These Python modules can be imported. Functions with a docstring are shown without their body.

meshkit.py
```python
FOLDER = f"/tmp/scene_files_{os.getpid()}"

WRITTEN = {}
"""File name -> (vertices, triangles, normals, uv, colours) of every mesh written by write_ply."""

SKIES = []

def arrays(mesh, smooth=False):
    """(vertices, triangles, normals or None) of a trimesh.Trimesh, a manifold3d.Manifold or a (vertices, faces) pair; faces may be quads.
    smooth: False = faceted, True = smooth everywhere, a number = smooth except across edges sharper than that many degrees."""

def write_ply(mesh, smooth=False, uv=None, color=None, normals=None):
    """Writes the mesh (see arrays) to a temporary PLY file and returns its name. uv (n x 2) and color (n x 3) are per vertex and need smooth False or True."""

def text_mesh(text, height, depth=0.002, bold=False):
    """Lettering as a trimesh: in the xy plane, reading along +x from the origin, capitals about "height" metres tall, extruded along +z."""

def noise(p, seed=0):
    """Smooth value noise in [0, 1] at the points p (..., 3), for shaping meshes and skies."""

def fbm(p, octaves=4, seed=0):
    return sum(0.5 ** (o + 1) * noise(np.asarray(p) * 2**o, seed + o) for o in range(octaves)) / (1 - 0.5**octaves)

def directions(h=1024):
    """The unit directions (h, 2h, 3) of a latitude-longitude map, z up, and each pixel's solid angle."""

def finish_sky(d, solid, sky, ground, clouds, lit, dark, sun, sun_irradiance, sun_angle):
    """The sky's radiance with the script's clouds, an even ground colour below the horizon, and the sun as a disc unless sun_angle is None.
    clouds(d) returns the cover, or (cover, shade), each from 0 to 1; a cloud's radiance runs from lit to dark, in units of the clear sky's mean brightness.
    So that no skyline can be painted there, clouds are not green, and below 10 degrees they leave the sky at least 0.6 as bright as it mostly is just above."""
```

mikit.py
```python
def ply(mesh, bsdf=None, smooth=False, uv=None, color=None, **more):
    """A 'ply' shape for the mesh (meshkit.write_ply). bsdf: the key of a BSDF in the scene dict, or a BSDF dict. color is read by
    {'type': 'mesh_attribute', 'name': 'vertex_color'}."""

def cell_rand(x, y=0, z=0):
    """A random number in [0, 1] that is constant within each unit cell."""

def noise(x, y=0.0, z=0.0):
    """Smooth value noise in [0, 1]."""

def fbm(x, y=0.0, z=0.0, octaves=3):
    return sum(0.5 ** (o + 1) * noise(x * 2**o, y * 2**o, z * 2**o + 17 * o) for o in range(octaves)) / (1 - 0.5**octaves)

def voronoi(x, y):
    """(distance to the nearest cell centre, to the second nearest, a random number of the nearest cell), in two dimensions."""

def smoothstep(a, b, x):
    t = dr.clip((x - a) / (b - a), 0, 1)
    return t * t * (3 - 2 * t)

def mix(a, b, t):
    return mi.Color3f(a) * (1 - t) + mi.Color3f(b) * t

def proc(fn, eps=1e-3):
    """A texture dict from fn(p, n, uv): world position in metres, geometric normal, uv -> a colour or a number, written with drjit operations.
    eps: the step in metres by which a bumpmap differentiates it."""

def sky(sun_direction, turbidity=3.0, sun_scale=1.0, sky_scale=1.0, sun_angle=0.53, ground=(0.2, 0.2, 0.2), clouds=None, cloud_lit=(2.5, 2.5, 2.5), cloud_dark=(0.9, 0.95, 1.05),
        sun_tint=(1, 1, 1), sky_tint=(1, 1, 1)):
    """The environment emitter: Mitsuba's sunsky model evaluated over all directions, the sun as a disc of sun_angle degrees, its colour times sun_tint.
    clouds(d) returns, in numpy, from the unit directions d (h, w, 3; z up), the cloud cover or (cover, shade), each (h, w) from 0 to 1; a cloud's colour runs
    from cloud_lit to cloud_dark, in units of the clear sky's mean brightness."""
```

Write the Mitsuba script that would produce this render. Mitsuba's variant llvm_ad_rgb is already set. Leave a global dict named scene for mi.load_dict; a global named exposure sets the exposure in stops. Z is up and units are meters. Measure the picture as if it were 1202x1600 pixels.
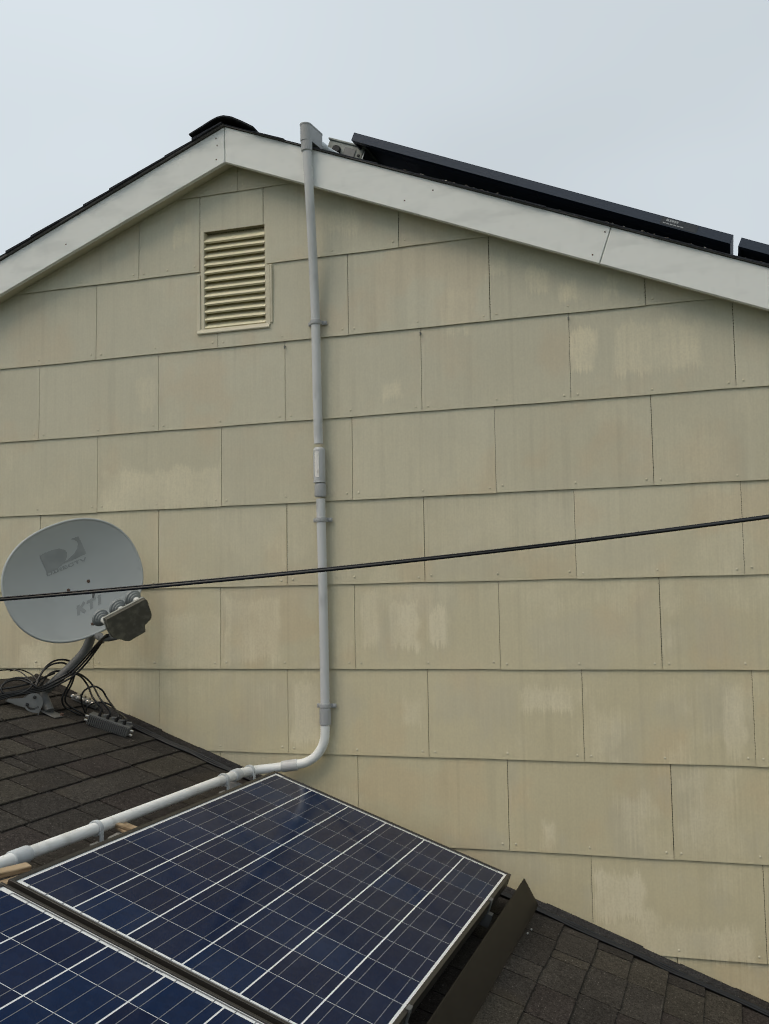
import math, random
import numpy as np, trimesh, shapely, shapely.geometry as sg, manifold3d as m3
import mitsuba as mi, drjit as dr
import mikit, meshkit
from mikit import proc, noise, fbm, voronoi, cell_rand, smoothstep, mix

# ---------------------------------------------------------------- camera, sky, exposure
T = mi.ScalarTransform4f
scene, labels = {'type': 'scene'}, {}
CAM = np.array([2.6960, -4.1493, -1.7783]); FWD = np.array([-0.305832, 0.949005, 0.076531]); UP = np.array([0.042534, -0.066683, 0.996867])
scene['camera'] = {'type': 'perspective', 'fov': 39.6024, 'fov_axis': 'x', 'near_clip': 0.05, 'far_clip': 2000.0,
                   'to_world': T().look_at(origin=CAM.tolist(), target=(CAM + FWD).tolist(), up=UP.tolist())}
SUN = np.array([-0.45, -0.55, 0.95]); SUN = SUN / np.linalg.norm(SUN)
def overcast(d):
    """An even overcast: brighter overhead than low down, a broad soft glow where the sun stands behind it, faint mottling."""
    el = np.clip(d[..., 2], 0, 1)
    q = d / (0.25 + el)[..., None]
    n1 = meshkit.fbm((q * 0.8).reshape(-1, 3), 4, 72).reshape(el.shape)
    glow = np.exp((d @ SUN - 1) / 0.22)
    light = 0.450 + 0.19 * el + 0.42 * glow + 0.62 * (n1 - 0.5)
    return np.ones_like(el), 1 - np.clip(light, 0, 1)
scene['sky'] = mikit.sky(SUN.tolist(), turbidity=3, sun_scale=0.15, sun_angle=30, ground=(0.12, 0.12, 0.11), clouds=overcast,
                         cloud_lit=(1.91, 2.09, 2.21), cloud_dark=(0.10, 0.13, 0.17), sun_tint=(1, 0.99, 0.97))
exposure = 2.62

# ---------------------------------------------------------------- helpers
rng = np.random.default_rng(7)
used = {}
def numbered(name):
    n = used.get(name, 0); used[name] = n + 1
    return name if n == 0 else f'{name}_{n:03d}'
def tag(key, label=None, cat=None, group=None, kind=None):
    d = labels.setdefault(key, {})
    for k, v in (('label', label), ('category', cat), ('group', group), ('kind', kind)):
        if v: d[k] = v
    return key
def thing(name, label, cat, group=None):
    return tag(numbered(name), label, cat, group)
def obj(name, mesh, bsdf, parent=None, smooth=False, kind=None, **kw):
    key = numbered(f'{parent}__{name}' if parent else name)
    scene[key] = mikit.ply(mesh, bsdf, smooth=smooth, **kw)
    if kind: tag(key, kind=kind)
    return key
def cat(ms): return trimesh.util.concatenate(ms)
def hull(pts): return trimesh.convex.convex_hull(np.asarray(pts, float))
def cbox(x0, x1, y0, y1, z0, z1, c=0.001):
    """A box with chamfered edges."""
    pts = []
    for i in range(3):
        lo = np.array([x0, y0, z0]) + c; hi = np.array([x1, y1, z1]) - c
        lo[i] -= c; hi[i] += c
        pts += [[(lo, hi)[a][0], (lo, hi)[b][1], (lo, hi)[e][2]] for a in (0, 1) for b in (0, 1) for e in (0, 1)]
    return hull(pts)
def box(x0, x1, y0, y1, z0, z1):
    m = trimesh.creation.box((x1 - x0, y1 - y0, z1 - z0)); m.apply_translation(((x0 + x1) / 2, (y0 + y1) / 2, (z0 + z1) / 2)); return m
def frame(o, x, y, z):
    m = np.eye(4); m[:3, 0], m[:3, 1], m[:3, 2], m[:3, 3] = x, y, z, o; return m
def put(m, M):
    m = m.copy(); m.apply_transform(M); return m
def unit(v): v = np.asarray(v, float); return v / np.linalg.norm(v)
def look(o, z, x=(1, 0, 0)):
    z = unit(z); x = np.asarray(x, float); x = unit(x - z * (x @ z)); return frame(o, x, np.cross(z, x), z)
def spline(pts, n=8):
    """Catmull-Rom through the points."""
    p = np.asarray(pts, float); p = np.vstack([2 * p[0] - p[1], p, 2 * p[-1] - p[-2]])
    out = []
    for i in range(1, len(p) - 2):
        t = np.linspace(0, 1, n, endpoint=False)[:, None]
        out.append(0.5 * (2 * p[i] + (p[i + 1] - p[i - 1]) * t + (2 * p[i - 1] - 5 * p[i] + 4 * p[i + 1] - p[i + 2]) * t**2 + (3 * p[i] - p[i - 1] - 3 * p[i + 1] + p[i + 2]) * t**3))
    return np.vstack(out + [p[-2:-1]])
def tube(path, r, sides=10, cap=True):
    p = np.asarray(path, float); r = np.broadcast_to(np.asarray(r, float), (len(p),))
    t = np.gradient(p, axis=0); t /= np.linalg.norm(t, axis=1, keepdims=True) + 1e-12
    a = np.cross(t[0], (0, 0, 1) if abs(t[0][2]) < 0.9 else (1, 0, 0)); A = []
    for k in range(len(p)):
        a = unit(a - t[k] * (a @ t[k])); A.append(a)
    A = np.array(A); B = np.cross(t, A); an = np.arange(sides) * 2 * np.pi / sides
    v = (p[:, None] + r[:, None, None] * (np.cos(an)[None, :, None] * A[:, None] + np.sin(an)[None, :, None] * B[:, None])).reshape(-1, 3)
    f = []
    for i in range(len(p) - 1):
        for j in range(sides):
            q = (i * sides + j, i * sides + (j + 1) % sides, (i + 1) * sides + (j + 1) % sides, (i + 1) * sides + j)
            f += [(q[0], q[1], q[2]), (q[0], q[2], q[3])]
    if cap:
        n = len(v); v = np.vstack([v, p[0], p[-1]]); e = (len(p) - 1) * sides
        for j in range(sides):
            f += [(n, (j + 1) % sides, j), (n + 1, e + j, e + (j + 1) % sides)]
    return trimesh.Trimesh(v, f, process=False)
def rod(a, b, r, sides=12): return tube([a, b], r, sides)
def lathe(profile, sides=24):
    """Profile of (radius, height) turned about z."""
    return trimesh.creation.revolve(np.asarray(profile, float), sections=sides)
def ring(o, axis, prof, sides=24): return put(lathe(prof, sides), look(o, axis, (0.31, 0.2, 0.9)))

# ---------------------------------------------------------------- materials
def P(color, rough=0.6, spec=0.3, bump=None, bscale=1.0, **kw):
    b = {'type': 'principled', 'base_color': color if isinstance(color, dict) else {'type': 'rgb', 'value': list(color)}, 'roughness': rough if isinstance(rough, dict) else float(rough), 'specular': float(spec), **kw}
    if bump is not None: b = {'type': 'bumpmap', 'arbitrary': bump, 'scale': bscale, 'bsdf': b}
    return {'type': 'twosided', 'bsdf': b}
# worn, chalky places where the paint is rubbed thin: x0, x1, z0, z1 on the wall, strength
WORN = [(1.370, 1.446, -0.980, -0.916, 0.5), (1.259, 1.326, -1.995, -1.768, 0.55), (1.368, 1.498, -2.006, -1.809, 0.7), (1.542, 1.613, -1.988, -1.838, 0.8), (1.967, 2.012, -2.761, -2.653, 0.7), (1.905, 2.095, -2.235, -2.152, 0.6), (2.149, 2.235, -0.935, -0.763, 0.75), (2.309, 2.622, -0.948, -0.761, 0.45), (2.164, 2.345, -3.003, -2.840, 0.8), (2.323, 2.385, -3.137, -2.958, 0.7), (2.193, 2.719, -3.127, -3.014, 0.45), (2.652, 2.719, -2.387, -2.123, 0.7), (-0.397, -0.226, -2.069, -1.968, 0.7), (0.342, 0.617, -2.068, -1.847, 0.35), (0.634, 0.897, -2.054, -1.783, 0.5), (0.038, 0.623, -1.385, -1.216, 0.5), (0.939, 1.064, -2.380, -2.133, 0.5), (1.425, 1.502, -2.294, -2.194, 0.45), (1.968, 2.067, -0.602, -0.500, 0.45), (2.118, 2.178, -0.639, -0.569, 0.5), (2.266, 2.337, -0.643, -0.585, 0.45), (0.398, 0.493, -0.216, -0.131, 0.5), (1.129, 1.271, -0.256, -0.169, 0.45), (0.212, 0.314, -0.946, -0.794, 0.3), (1.814, 1.890, -0.517, -0.430, 0.4), (1.625, 1.740, -0.737, -0.554, 0.3)]
def siding_color(tone):
    def fn(p, n, uv):
        fine = noise(p.x * 310, p.z * 7.0)
        grit = noise(p.x * 260, p.z * 190, 2)
        comb = fine * 0.55 + noise(p.x * 120 + 9, p.z * 5.0) * 0.3 + noise(p.x * 30 + 5, p.z * 4.0) * 0.15
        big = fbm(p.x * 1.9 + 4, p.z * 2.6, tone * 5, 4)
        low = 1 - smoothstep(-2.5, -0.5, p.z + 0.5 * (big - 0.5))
        wx = p.x + (noise(p.x * 14, p.z * 19, 3) - 0.5) * 0.028 + (fine - 0.5) * 0.014
        wz = p.z + (noise(p.x * 22, p.z * 9, 7) - 0.5) * 0.034 + (fine - 0.5) * 0.040
        rough = fbm(p.x * 13, p.z * 8, 2.0, 4)
        worn = mi.Float(0)
        for x0, x1, z0, z1, s in WORN:
            e = 0.015
            m = smoothstep(x0 - e, x0 + e, wx) * (1 - smoothstep(x1 - e, x1 + e, wx)) * smoothstep(z0 - e, z0 + e, wz) * (1 - smoothstep(z1 - e, z1 + e, wz))
            worn = dr.maximum(worn, m * s)
        pt = fbm(p.x * 5.2 + tone * 7, p.z * 4.6 + 3, 2.0, 5) + (fine - 0.5) * 0.09
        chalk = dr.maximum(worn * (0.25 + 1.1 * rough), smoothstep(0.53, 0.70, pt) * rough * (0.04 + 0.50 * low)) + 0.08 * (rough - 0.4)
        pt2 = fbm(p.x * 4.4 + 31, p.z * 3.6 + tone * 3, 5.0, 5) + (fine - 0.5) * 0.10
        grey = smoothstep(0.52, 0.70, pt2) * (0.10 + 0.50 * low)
        pink = smoothstep(0.50, 0.72, fbm(p.x * 5.3 + 11, p.z * 4.7, 8.0 + tone, 4))
        drip = smoothstep(0.62, 0.80, noise(p.x * 42, p.z * 1.6 + 4 * tone) * 0.7 + 0.3 * big) * 0.045
        c = mix((0.496, 0.474, 0.376), (0.532, 0.478, 0.322), low)  # greyer high up, yellower low down: haze tint put into the paint colour
        c = c * (0.97 + 0.06 * comb) * (0.91 + 0.18 * big) * (0.98 + 0.04 * tone) * (0.965 + 0.07 * grit) * (1 - drip)
        c = mix(c, c * mi.Color3f(1.02, 0.972, 0.945), pink)
        c = mix(c, mi.Color3f(0.435, 0.415, 0.345) * (0.9 + 0.2 * comb), grey * 0.45)
        return mix(c, mi.Color3f(0.68, 0.62, 0.46), dr.clip(chalk * (0.40 + 0.55 * comb + 0.45 * grit), 0, 0.75))
    return fn
def siding_bump(p, n, uv): return noise(p.x * 230, p.z * 2.0) * 0.0008 + noise(p.x * 60, p.z * 5) * 0.0004
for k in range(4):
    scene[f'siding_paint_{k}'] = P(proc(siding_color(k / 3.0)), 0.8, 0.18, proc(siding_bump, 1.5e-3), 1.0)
def fascia_color(p, n, uv):
    u = p.x + 0.4 * p.z
    dirt = smoothstep(0.48, 0.75, fbm(u * 5, p.z * 17, 1.0, 5))
    grain = noise(u * 7, p.z * 190) * 0.05
    spots = smoothstep(0.80, 0.90, noise(p.x * 34, p.z * 34, 3)) * 0.12
    return mix((0.705, 0.72, 0.70), (0.56, 0.575, 0.56), dirt * 0.5 + grain + spots)
scene['fascia_paint'] = P(proc(fascia_color), 0.55, 0.3)
def vent_color(p, n, uv): return mix((0.66, 0.61, 0.43), (0.55, 0.51, 0.36), fbm(p.x * 9, p.z * 40, p.y * 9, 3))
scene['vent_paint'] = P(proc(vent_color), 0.42, 0.45)
def trim_color(p, n, uv): return mix((0.58, 0.54, 0.42), (0.50, 0.465, 0.36), fbm(p.x * 14, p.z * 14, p.y * 9, 3))
scene['trim_paint'] = P(proc(trim_color), 0.6, 0.3)
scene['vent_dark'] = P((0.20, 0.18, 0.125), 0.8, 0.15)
scene['dark_void'] = P((0.02, 0.019, 0.018), 0.9, 0.1)
scene['felt'] = P((0.03, 0.028, 0.026), 0.95, 0.1)
scene['roof_felt'] = P((0.006, 0.006, 0.006), 0.95, 0.05)
scene['joint_fill'] = P((0.17, 0.158, 0.115), 0.95, 0.1)
def granules(base, warm, seed):
    def fn(p, n, uv):
        g = noise(p.x * 330, p.y * 330, p.z * 330 + seed)
        g2 = noise(p.x * 140 + 3, p.y * 140, p.z * 140)
        b = fbm(p.x * 6, p.y * 6, p.z * 6 + seed, 3)
        lich = smoothstep(0.62, 0.80, fbm(p.x * 3 + seed, p.y * 3, p.z * 3, 4))
        c = mi.Color3f(*base) * (0.35 + 1.3 * g * (0.5 + g2)) * (0.75 + 0.5 * b)
        c = c + mi.Color3f(0.13, 0.125, 0.115) * smoothstep(0.86, 0.97, g) 
        return mix(c, mi.Color3f(*warm) * (0.5 + g), lich * 0.55)
    return fn
def granule_bump(p, n, uv): return noise(p.x * 300, p.y * 300, p.z * 300) * 0.0012
TONES = [((0.032, 0.0290, 0.0262), (0.051, 0.043, 0.0325)), ((0.0395, 0.0358, 0.0315), (0.060, 0.051, 0.039)), ((0.0345, 0.0295, 0.0270), (0.051, 0.0415, 0.0355)), ((0.0450, 0.0405, 0.0335), (0.068, 0.0575, 0.041))]
for k, (a, b) in enumerate(TONES): scene[f'asphalt_shingle_{k}'] = P(proc(granules(a, b, k * 3.7)), 0.95, 0.12, proc(granule_bump, 1e-3), 1.0)
scene['roof_edge'] = P(proc(lambda p, n, uv: mix((0.085, 0.08, 0.078), (0.15, 0.14, 0.135), fbm(p.x * 25, p.z * 60, p.y * 5, 3))), 0.85, 0.2)
scene['black_asphalt'] = P(proc(granules((0.026, 0.029, 0.036), (0.038, 0.039, 0.044), 9.0)), 0.9, 0.2)
scene['strip_asphalt'] = P(proc(granules((0.034, 0.033, 0.033), (0.055, 0.050, 0.044), 4.0)), 0.95, 0.12)
def pvc(base, dirt):
    def fn(p, n, uv):
        f = fbm(p.x * 18, p.y * 18, p.z * 5, 4)
        return mix(base, dirt, smoothstep(0.50, 0.75, f) * 0.8)
    return fn
scene['grey_pvc'] = P(proc(pvc((0.500, 0.508, 0.512), (0.36, 0.366, 0.37))), 0.42, 0.45)
scene['dark_grey_pvc'] = P(proc(pvc((0.33, 0.338, 0.345), (0.26, 0.265, 0.27))), 0.45, 0.45)
scene['mid_grey_pvc'] = P(proc(pvc((0.41, 0.418, 0.424), (0.31, 0.315, 0.32))), 0.42, 0.45)
scene['white_pvc'] = P(proc(pvc((0.74, 0.755, 0.745), (0.55, 0.555, 0.53))), 0.38, 0.45)
scene['light_grey_pvc'] = P(proc(pvc((0.50, 0.53, 0.55), (0.42, 0.44, 0.45))), 0.42, 0.45)
scene['label_paper'] = P(proc(lambda p, n, uv: mix((0.68, 0.665, 0.64), (0.47, 0.42, 0.38), smoothstep(0.5, 0.72, fbm(p.x * 60, p.y * 60, p.z * 26, 3)))), 0.7, 0.2)
scene['galvanised'] = P(proc(lambda p, n, uv: mix((0.20, 0.205, 0.205), (0.115, 0.115, 0.112), fbm(p.x * 22, p.y * 22, p.z * 22, 3))), 0.5, 0.5, metallic=0.35)
scene['strut_steel'] = P(proc(lambda p, n, uv: mix((0.40, 0.40, 0.39), (0.26, 0.26, 0.25), fbm(p.x * 30, p.y * 30, p.z * 30, 3))), 0.5, 0.4)
scene['bright_metal'] = P((0.62, 0.61, 0.58), 0.28, 0.5, metallic=0.9)
scene['rusty_metal'] = P((0.10, 0.065, 0.05), 0.8, 0.3)
scene['black_rubber'] = P((0.012, 0.012, 0.013), 0.42, 0.4)
scene['cable_black'] = P((0.010, 0.0105, 0.012), 0.38, 0.45)
def dish_color(p, n, uv):
    f = fbm(p.x * 7, p.y * 7, p.z * 7, 4)
    lich = smoothstep(0.60, 0.72, fbm(p.x * 21 + 4, p.y * 21, p.z * 21, 3)) * smoothstep(0.27, 0.36, p.x + 0.30 * (p.z + 1.69))
    c = mix((0.392, 0.412, 0.408), (0.345, 0.362, 0.358), f)
    return mix(c, mi.Color3f(0.20, 0.215, 0.215), lich * 0.9)
scene['dish_paint'] = P(proc(dish_color), 0.5, 0.35)
scene['dish_logo'] = P(proc(lambda p, n, uv: mix((0.215, 0.228, 0.23), (0.30, 0.315, 0.313), fbm(p.x * 30, p.y * 30, p.z * 30, 3))), 0.6, 0.3)
scene['mast_paint'] = P(proc(lambda p, n, uv: mix((0.12, 0.125, 0.125), (0.075, 0.078, 0.08), fbm(p.x * 25, p.y * 25, p.z * 25, 3))), 0.5, 0.4)
scene['lnb_plastic'] = P(proc(lambda p, n, uv: mix((0.078, 0.074, 0.061), (0.135, 0.128, 0.102), smoothstep(0.4, 0.75, fbm(p.x * 40, p.y * 40, p.z * 40, 4)))), 0.75, 0.25)
scene['lnb_edge'] = P((0.30, 0.30, 0.265), 0.6, 0.3)
scene['horn_grey'] = P((0.22, 0.235, 0.235), 0.5, 0.4)
scene['horn_white'] = P((0.55, 0.55, 0.52), 0.5, 0.4)
scene['bronze_frame'] = P((0.022, 0.020, 0.018), 0.42, 0.5)
scene['backsheet'] = P((0.68, 0.70, 0.70), 0.15, 0.2)
scene['ribbon'] = P((0.17, 0.175, 0.19), 0.2, 0.2)
def cell_color(a, b):
    def fn(p, n, uv):
        d1, d2, r = voronoi(p.x * 55, p.y * 55)
        dust = 0.010 * smoothstep(0.45, 0.8, fbm(p.x * 5, p.y * 5, 1.0, 4)) + 0.006 * smoothstep(0.80, 0.95, noise(p.x * 60, p.y * 60))
        return mix(a, b, r * 0.55 + 0.45 * noise(p.x * 4, p.y * 4)) + mi.Color3f(1, 1, 0.95) * dust * 0.5
    return fn
CELL = [((0.0024, 0.0085, 0.034), (0.0036, 0.0125, 0.046)), ((0.0022, 0.0100, 0.040), (0.0034, 0.0145, 0.053)), ((0.0030, 0.0085, 0.032), (0.0044, 0.0120, 0.043)), ((0.0020, 0.0118, 0.044), (0.0032, 0.0165, 0.059))]
for k, (a, b) in enumerate(CELL): scene[f'solar_cell_{k}'] = P(proc(cell_color(a, b)), 0.09, 0.11)
scene['black_frame'] = P((0.024, 0.036, 0.060), 0.45, 0.45)
scene['black_backsheet'] = P((0.052, 0.074, 0.120), 0.5, 0.35)
scene['underside_line'] = P((0.10, 0.115, 0.13), 0.6, 0.3)
scene['sticker_grey'] = P((0.045, 0.052, 0.062), 0.5, 0.3)
scene['sticker_print'] = P((0.32, 0.34, 0.36), 0.6, 0.3)
scene['skirt_paint'] = P(proc(lambda p, n, uv: mix((0.0130, 0.0105, 0.0090), (0.0170, 0.0142, 0.0122), fbm(p.x * 9, p.y * 9, p.z * 9, 3))), 0.5, 0.18)
def wood(p, n, uv):
    g = noise(p.x * 150, p.y * 12, p.z * 150)
    return mix((0.40, 0.30, 0.19), (0.22, 0.155, 0.095), smoothstep(0.3, 0.8, g * 0.6 + 0.4 * fbm(p.x * 30, p.y * 8, p.z * 30, 3)))
scene['shim_wood'] = P(proc(wood), 0.8, 0.2)
scene['box_paint'] = P(proc(lambda p, n, uv: mix((0.30, 0.32, 0.30), (0.17, 0.18, 0.165), smoothstep(0.35, 0.75, fbm(p.x * 22, p.y * 22, p.z * 22, 4)))), 0.6, 0.35)
scene['white_plastic'] = P((0.75, 0.75, 0.73), 0.4, 0.4)
scene['leaf_litter'] = P(proc(lambda p, n, uv: mix((0.10, 0.075, 0.05), (0.42, 0.40, 0.36), cell_rand(p.x * 90, p.y * 90, p.z * 90))), 0.9, 0.1)
scene['nail_paint'] = P((0.58, 0.54, 0.42), 0.5, 0.4)
scene['lawn'] = P(proc(lambda p, n, uv: mix((0.05, 0.075, 0.025), (0.09, 0.10, 0.045), fbm(p.x * 0.7, p.y * 0.7, 0, 4))), 0.95, 0.1)
scene['plain_siding'] = P((0.36, 0.335, 0.235), 0.8, 0.2)

# ---------------------------------------------------------------- ground
g = trimesh.Trimesh([[-900, -900, -7.2], [900, -900, -7.2], [900, 900, -7.2], [-900, 900, -7.2]], [[0, 1, 2], [0, 2, 3]])
obj('ground', g, 'lawn'); tag('ground', 'flat lawn far below the roofs', kind='structure')

# ---------------------------------------------------------------- the gable house
house = thing('gable_house', 'beige house gable with overlapping square siding shingles, white rake boards and louvred vent', 'house')
APX, SL = 0.6955, 0.4005                                        # apex x and rake slope
ZB0, ZT0 = 0.0930, 0.2510                                        # bottom and top of the rake boards at the apex
XL, XR = -3.6, 5.0
RS, RZ = 0.376, -2.250                                         # the lower roof: z = RZ - RS x
RIDGE = -0.33
def rake_z(x, z0): return z0 - SL * abs(x - APX)
def low_roof(x): return RZ - RS * x if x > RIDGE else RZ - RS * RIDGE + RS * (x - RIDGE)
wall = sg.Polygon([(XL, -7.2), (XR, -7.2), (XR, rake_z(XR, ZT0) - 0.02), (APX, ZT0 - 0.02), (XL, rake_z(XL, ZT0) - 0.02)])
VX0, VX1, VZ0, VZ1 = 0.535, 0.850, -0.622, -0.172             # the vent's opening
vent_hole = sg.box(VX0, VZ0, VX1, VZ1)
def extrude_xz(poly, y0, y1):
    m = trimesh.creation.extrude_polygon(poly, y1 - y0, engine='earcut')
    v = np.array(m.vertices); f = np.array(m.faces)
    return trimesh.Trimesh(np.c_[v[:, 0], y0 + v[:, 2], v[:, 1]], f[:, ::-1], process=False)
siding = obj('siding', extrude_xz(wall.difference(vent_hole), 0.004, 0.10), 'joint_fill', house)
obj('side_wall', box(XL + 0.02, XL + 0.15, 0.11, 8.4, -7.2, rake_z(XL, ZB0)), 'plain_siding', house)
obj('side_wall', box(XR - 0.15, XR - 0.02, 0.11, 8.4, -7.2, rake_z(XR, ZB0)), 'plain_siding', house)
bw = extrude_xz(wall, 8.4, 8.5); obj('back_wall', bw, 'plain_siding', house)
E = 0.3465
ROWS = {0: [0.93], 1: [0.20, 1.447, 2.05], 2: [0.004, 0.615, 1.219, 1.823, 2.43], 3: [-0.298, 0.321, 0.928, 1.531, 2.134, 2.745], 4: [0.010, 0.625, 1.226, 1.828, 2.434],
        5: [-0.29, 0.318, 0.927, 1.527, 2.132, 2.745], 6: [-0.006, 0.616, 1.223, 1.825, 2.438], 7: [-0.29, 0.318, 0.922, 1.527, 2.139, 2.754], 8: [0.0, 0.61, 1.225, 1.840, 2.454], 9: [0.31, 0.92, 1.53, 2.15, 2.761], 10: [1.23, 1.84, 2.45]}
ROWS[0] = [0.715, 1.33]; ROWS[1] = [0.225, 0.53, 0.835, 1.447, 2.05]
NAILS = []
above = sg.Polygon([(XL, low_roof(XL) - 0.02), (RIDGE, low_roof(RIDGE) - 0.02), (XR, low_roof(XR) - 0.02), (XR, 3), (XL, 3)])
field = wall.intersection(above).difference(vent_hole)
def siding_piece(x0, x1, zb, zt, jog):
    """One cement shingle: a thin plate leaning out at its foot over the course below, its foot slightly wavy."""
    xs = np.linspace(x0, x1, 9)
    wav = 0.0008 * np.sin(xs * 9 + jog * 9) + rng.normal(0, 0.0003, 9)
    poly = sg.Polygon([(x, zb + w + jog * 0.0012 * (x - x0)) for x, w in zip(xs, wav)] + [(x1, zt), (x0, zt)]).intersection(field)
    if poly.is_empty or poly.area < 1e-4: return None
    ms = []
    for q in getattr(poly, 'geoms', [poly]):
        if q.geom_type != 'Polygon' or q.area < 1e-4: continue
        m = trimesh.creation.extrude_polygon(q, 0.0048, engine='earcut'); v = np.array(m.vertices)
        k = np.clip((v[:, 1] - zb) / (zt - zb), 0, 1)
        yf = -0.0096 + 0.0076 * k + 0.0006 * jog
        ms.append(trimesh.Trimesh(np.c_[v[:, 0], yf + v[:, 2], v[:, 1]], np.array(m.faces)[:, ::-1], process=False))
    return cat(ms) if ms else None
for r, js in sorted(ROWS.items()):
    zb = -0.002 - r * E - (0.006 if r == 0 else 0)
    js = sorted(js)
    while js[0] > XL: js.insert(0, js[0] - 0.609)
    while js[-1] < XR: js.append(js[-1] + 0.609)
    for x0, x1 in zip(js, js[1:]):
        gap = 0.0007 + 0.0012 * rng.random() ** 2
        m = siding_piece(x0 + gap, x1 - gap, zb, zb + E + 0.03, rng.uniform(-1, 1))
        if m is None: continue
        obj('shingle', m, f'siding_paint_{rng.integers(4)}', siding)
        for nx in (x0 + 0.026, (x0 + x1) / 2 + rng.uniform(-0.012, 0.012), x1 - 0.026):
            nz = zb + 0.024 + rng.uniform(-0.004, 0.005)
            if field.buffer(-0.02).contains(sg.Point(nx, nz)): NAILS.append((nx, nz))
nail = lathe([(0, -0.0028), (0.0028, -0.0021), (0.0043, -0.0003), (0.0043, 0.004)], 8)
obj('nail', cat([put(nail, frame((x, -0.0100, z), (1, 0, 0), (0, 0, 1), (0, 1, 0))) for x, z in NAILS]), 'nail_paint', siding, kind='stuff')
for x, z in ((0.931, -0.718), (1.532, -0.717), (2.134, -0.713)):       # three little hooks under a course
    obj('hook', cat([rod((x, -0.004, z), (x, -0.017, z - 0.002), 0.0028, 8), rod((x, -0.015, z + 0.002), (x, -0.016, z - 0.012), 0.0022, 8)]), 'galvanised', siding, smooth=40)

# vent: box with thirteen louvre slats, side channels and a bevelled sill
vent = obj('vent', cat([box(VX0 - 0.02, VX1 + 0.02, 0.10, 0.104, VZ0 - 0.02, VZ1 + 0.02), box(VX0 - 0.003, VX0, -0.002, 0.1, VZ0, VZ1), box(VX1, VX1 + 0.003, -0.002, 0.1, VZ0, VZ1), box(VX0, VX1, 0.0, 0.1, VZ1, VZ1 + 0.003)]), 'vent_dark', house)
tag(vent, 'cream louvred attic vent in the gable')
obj('channel', cbox(VX0, VX0 + 0.016, -0.010, 0.05, VZ0, VZ1, 0.002), 'trim_paint', vent)
obj('channel', cbox(VX1 - 0.010, VX1 + 0.003, -0.006, 0.05, VZ0, VZ1, 0.002), 'trim_paint', vent)
NS = 12; pitch = (VZ1 - VZ0 - 0.030) / NS
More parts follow.
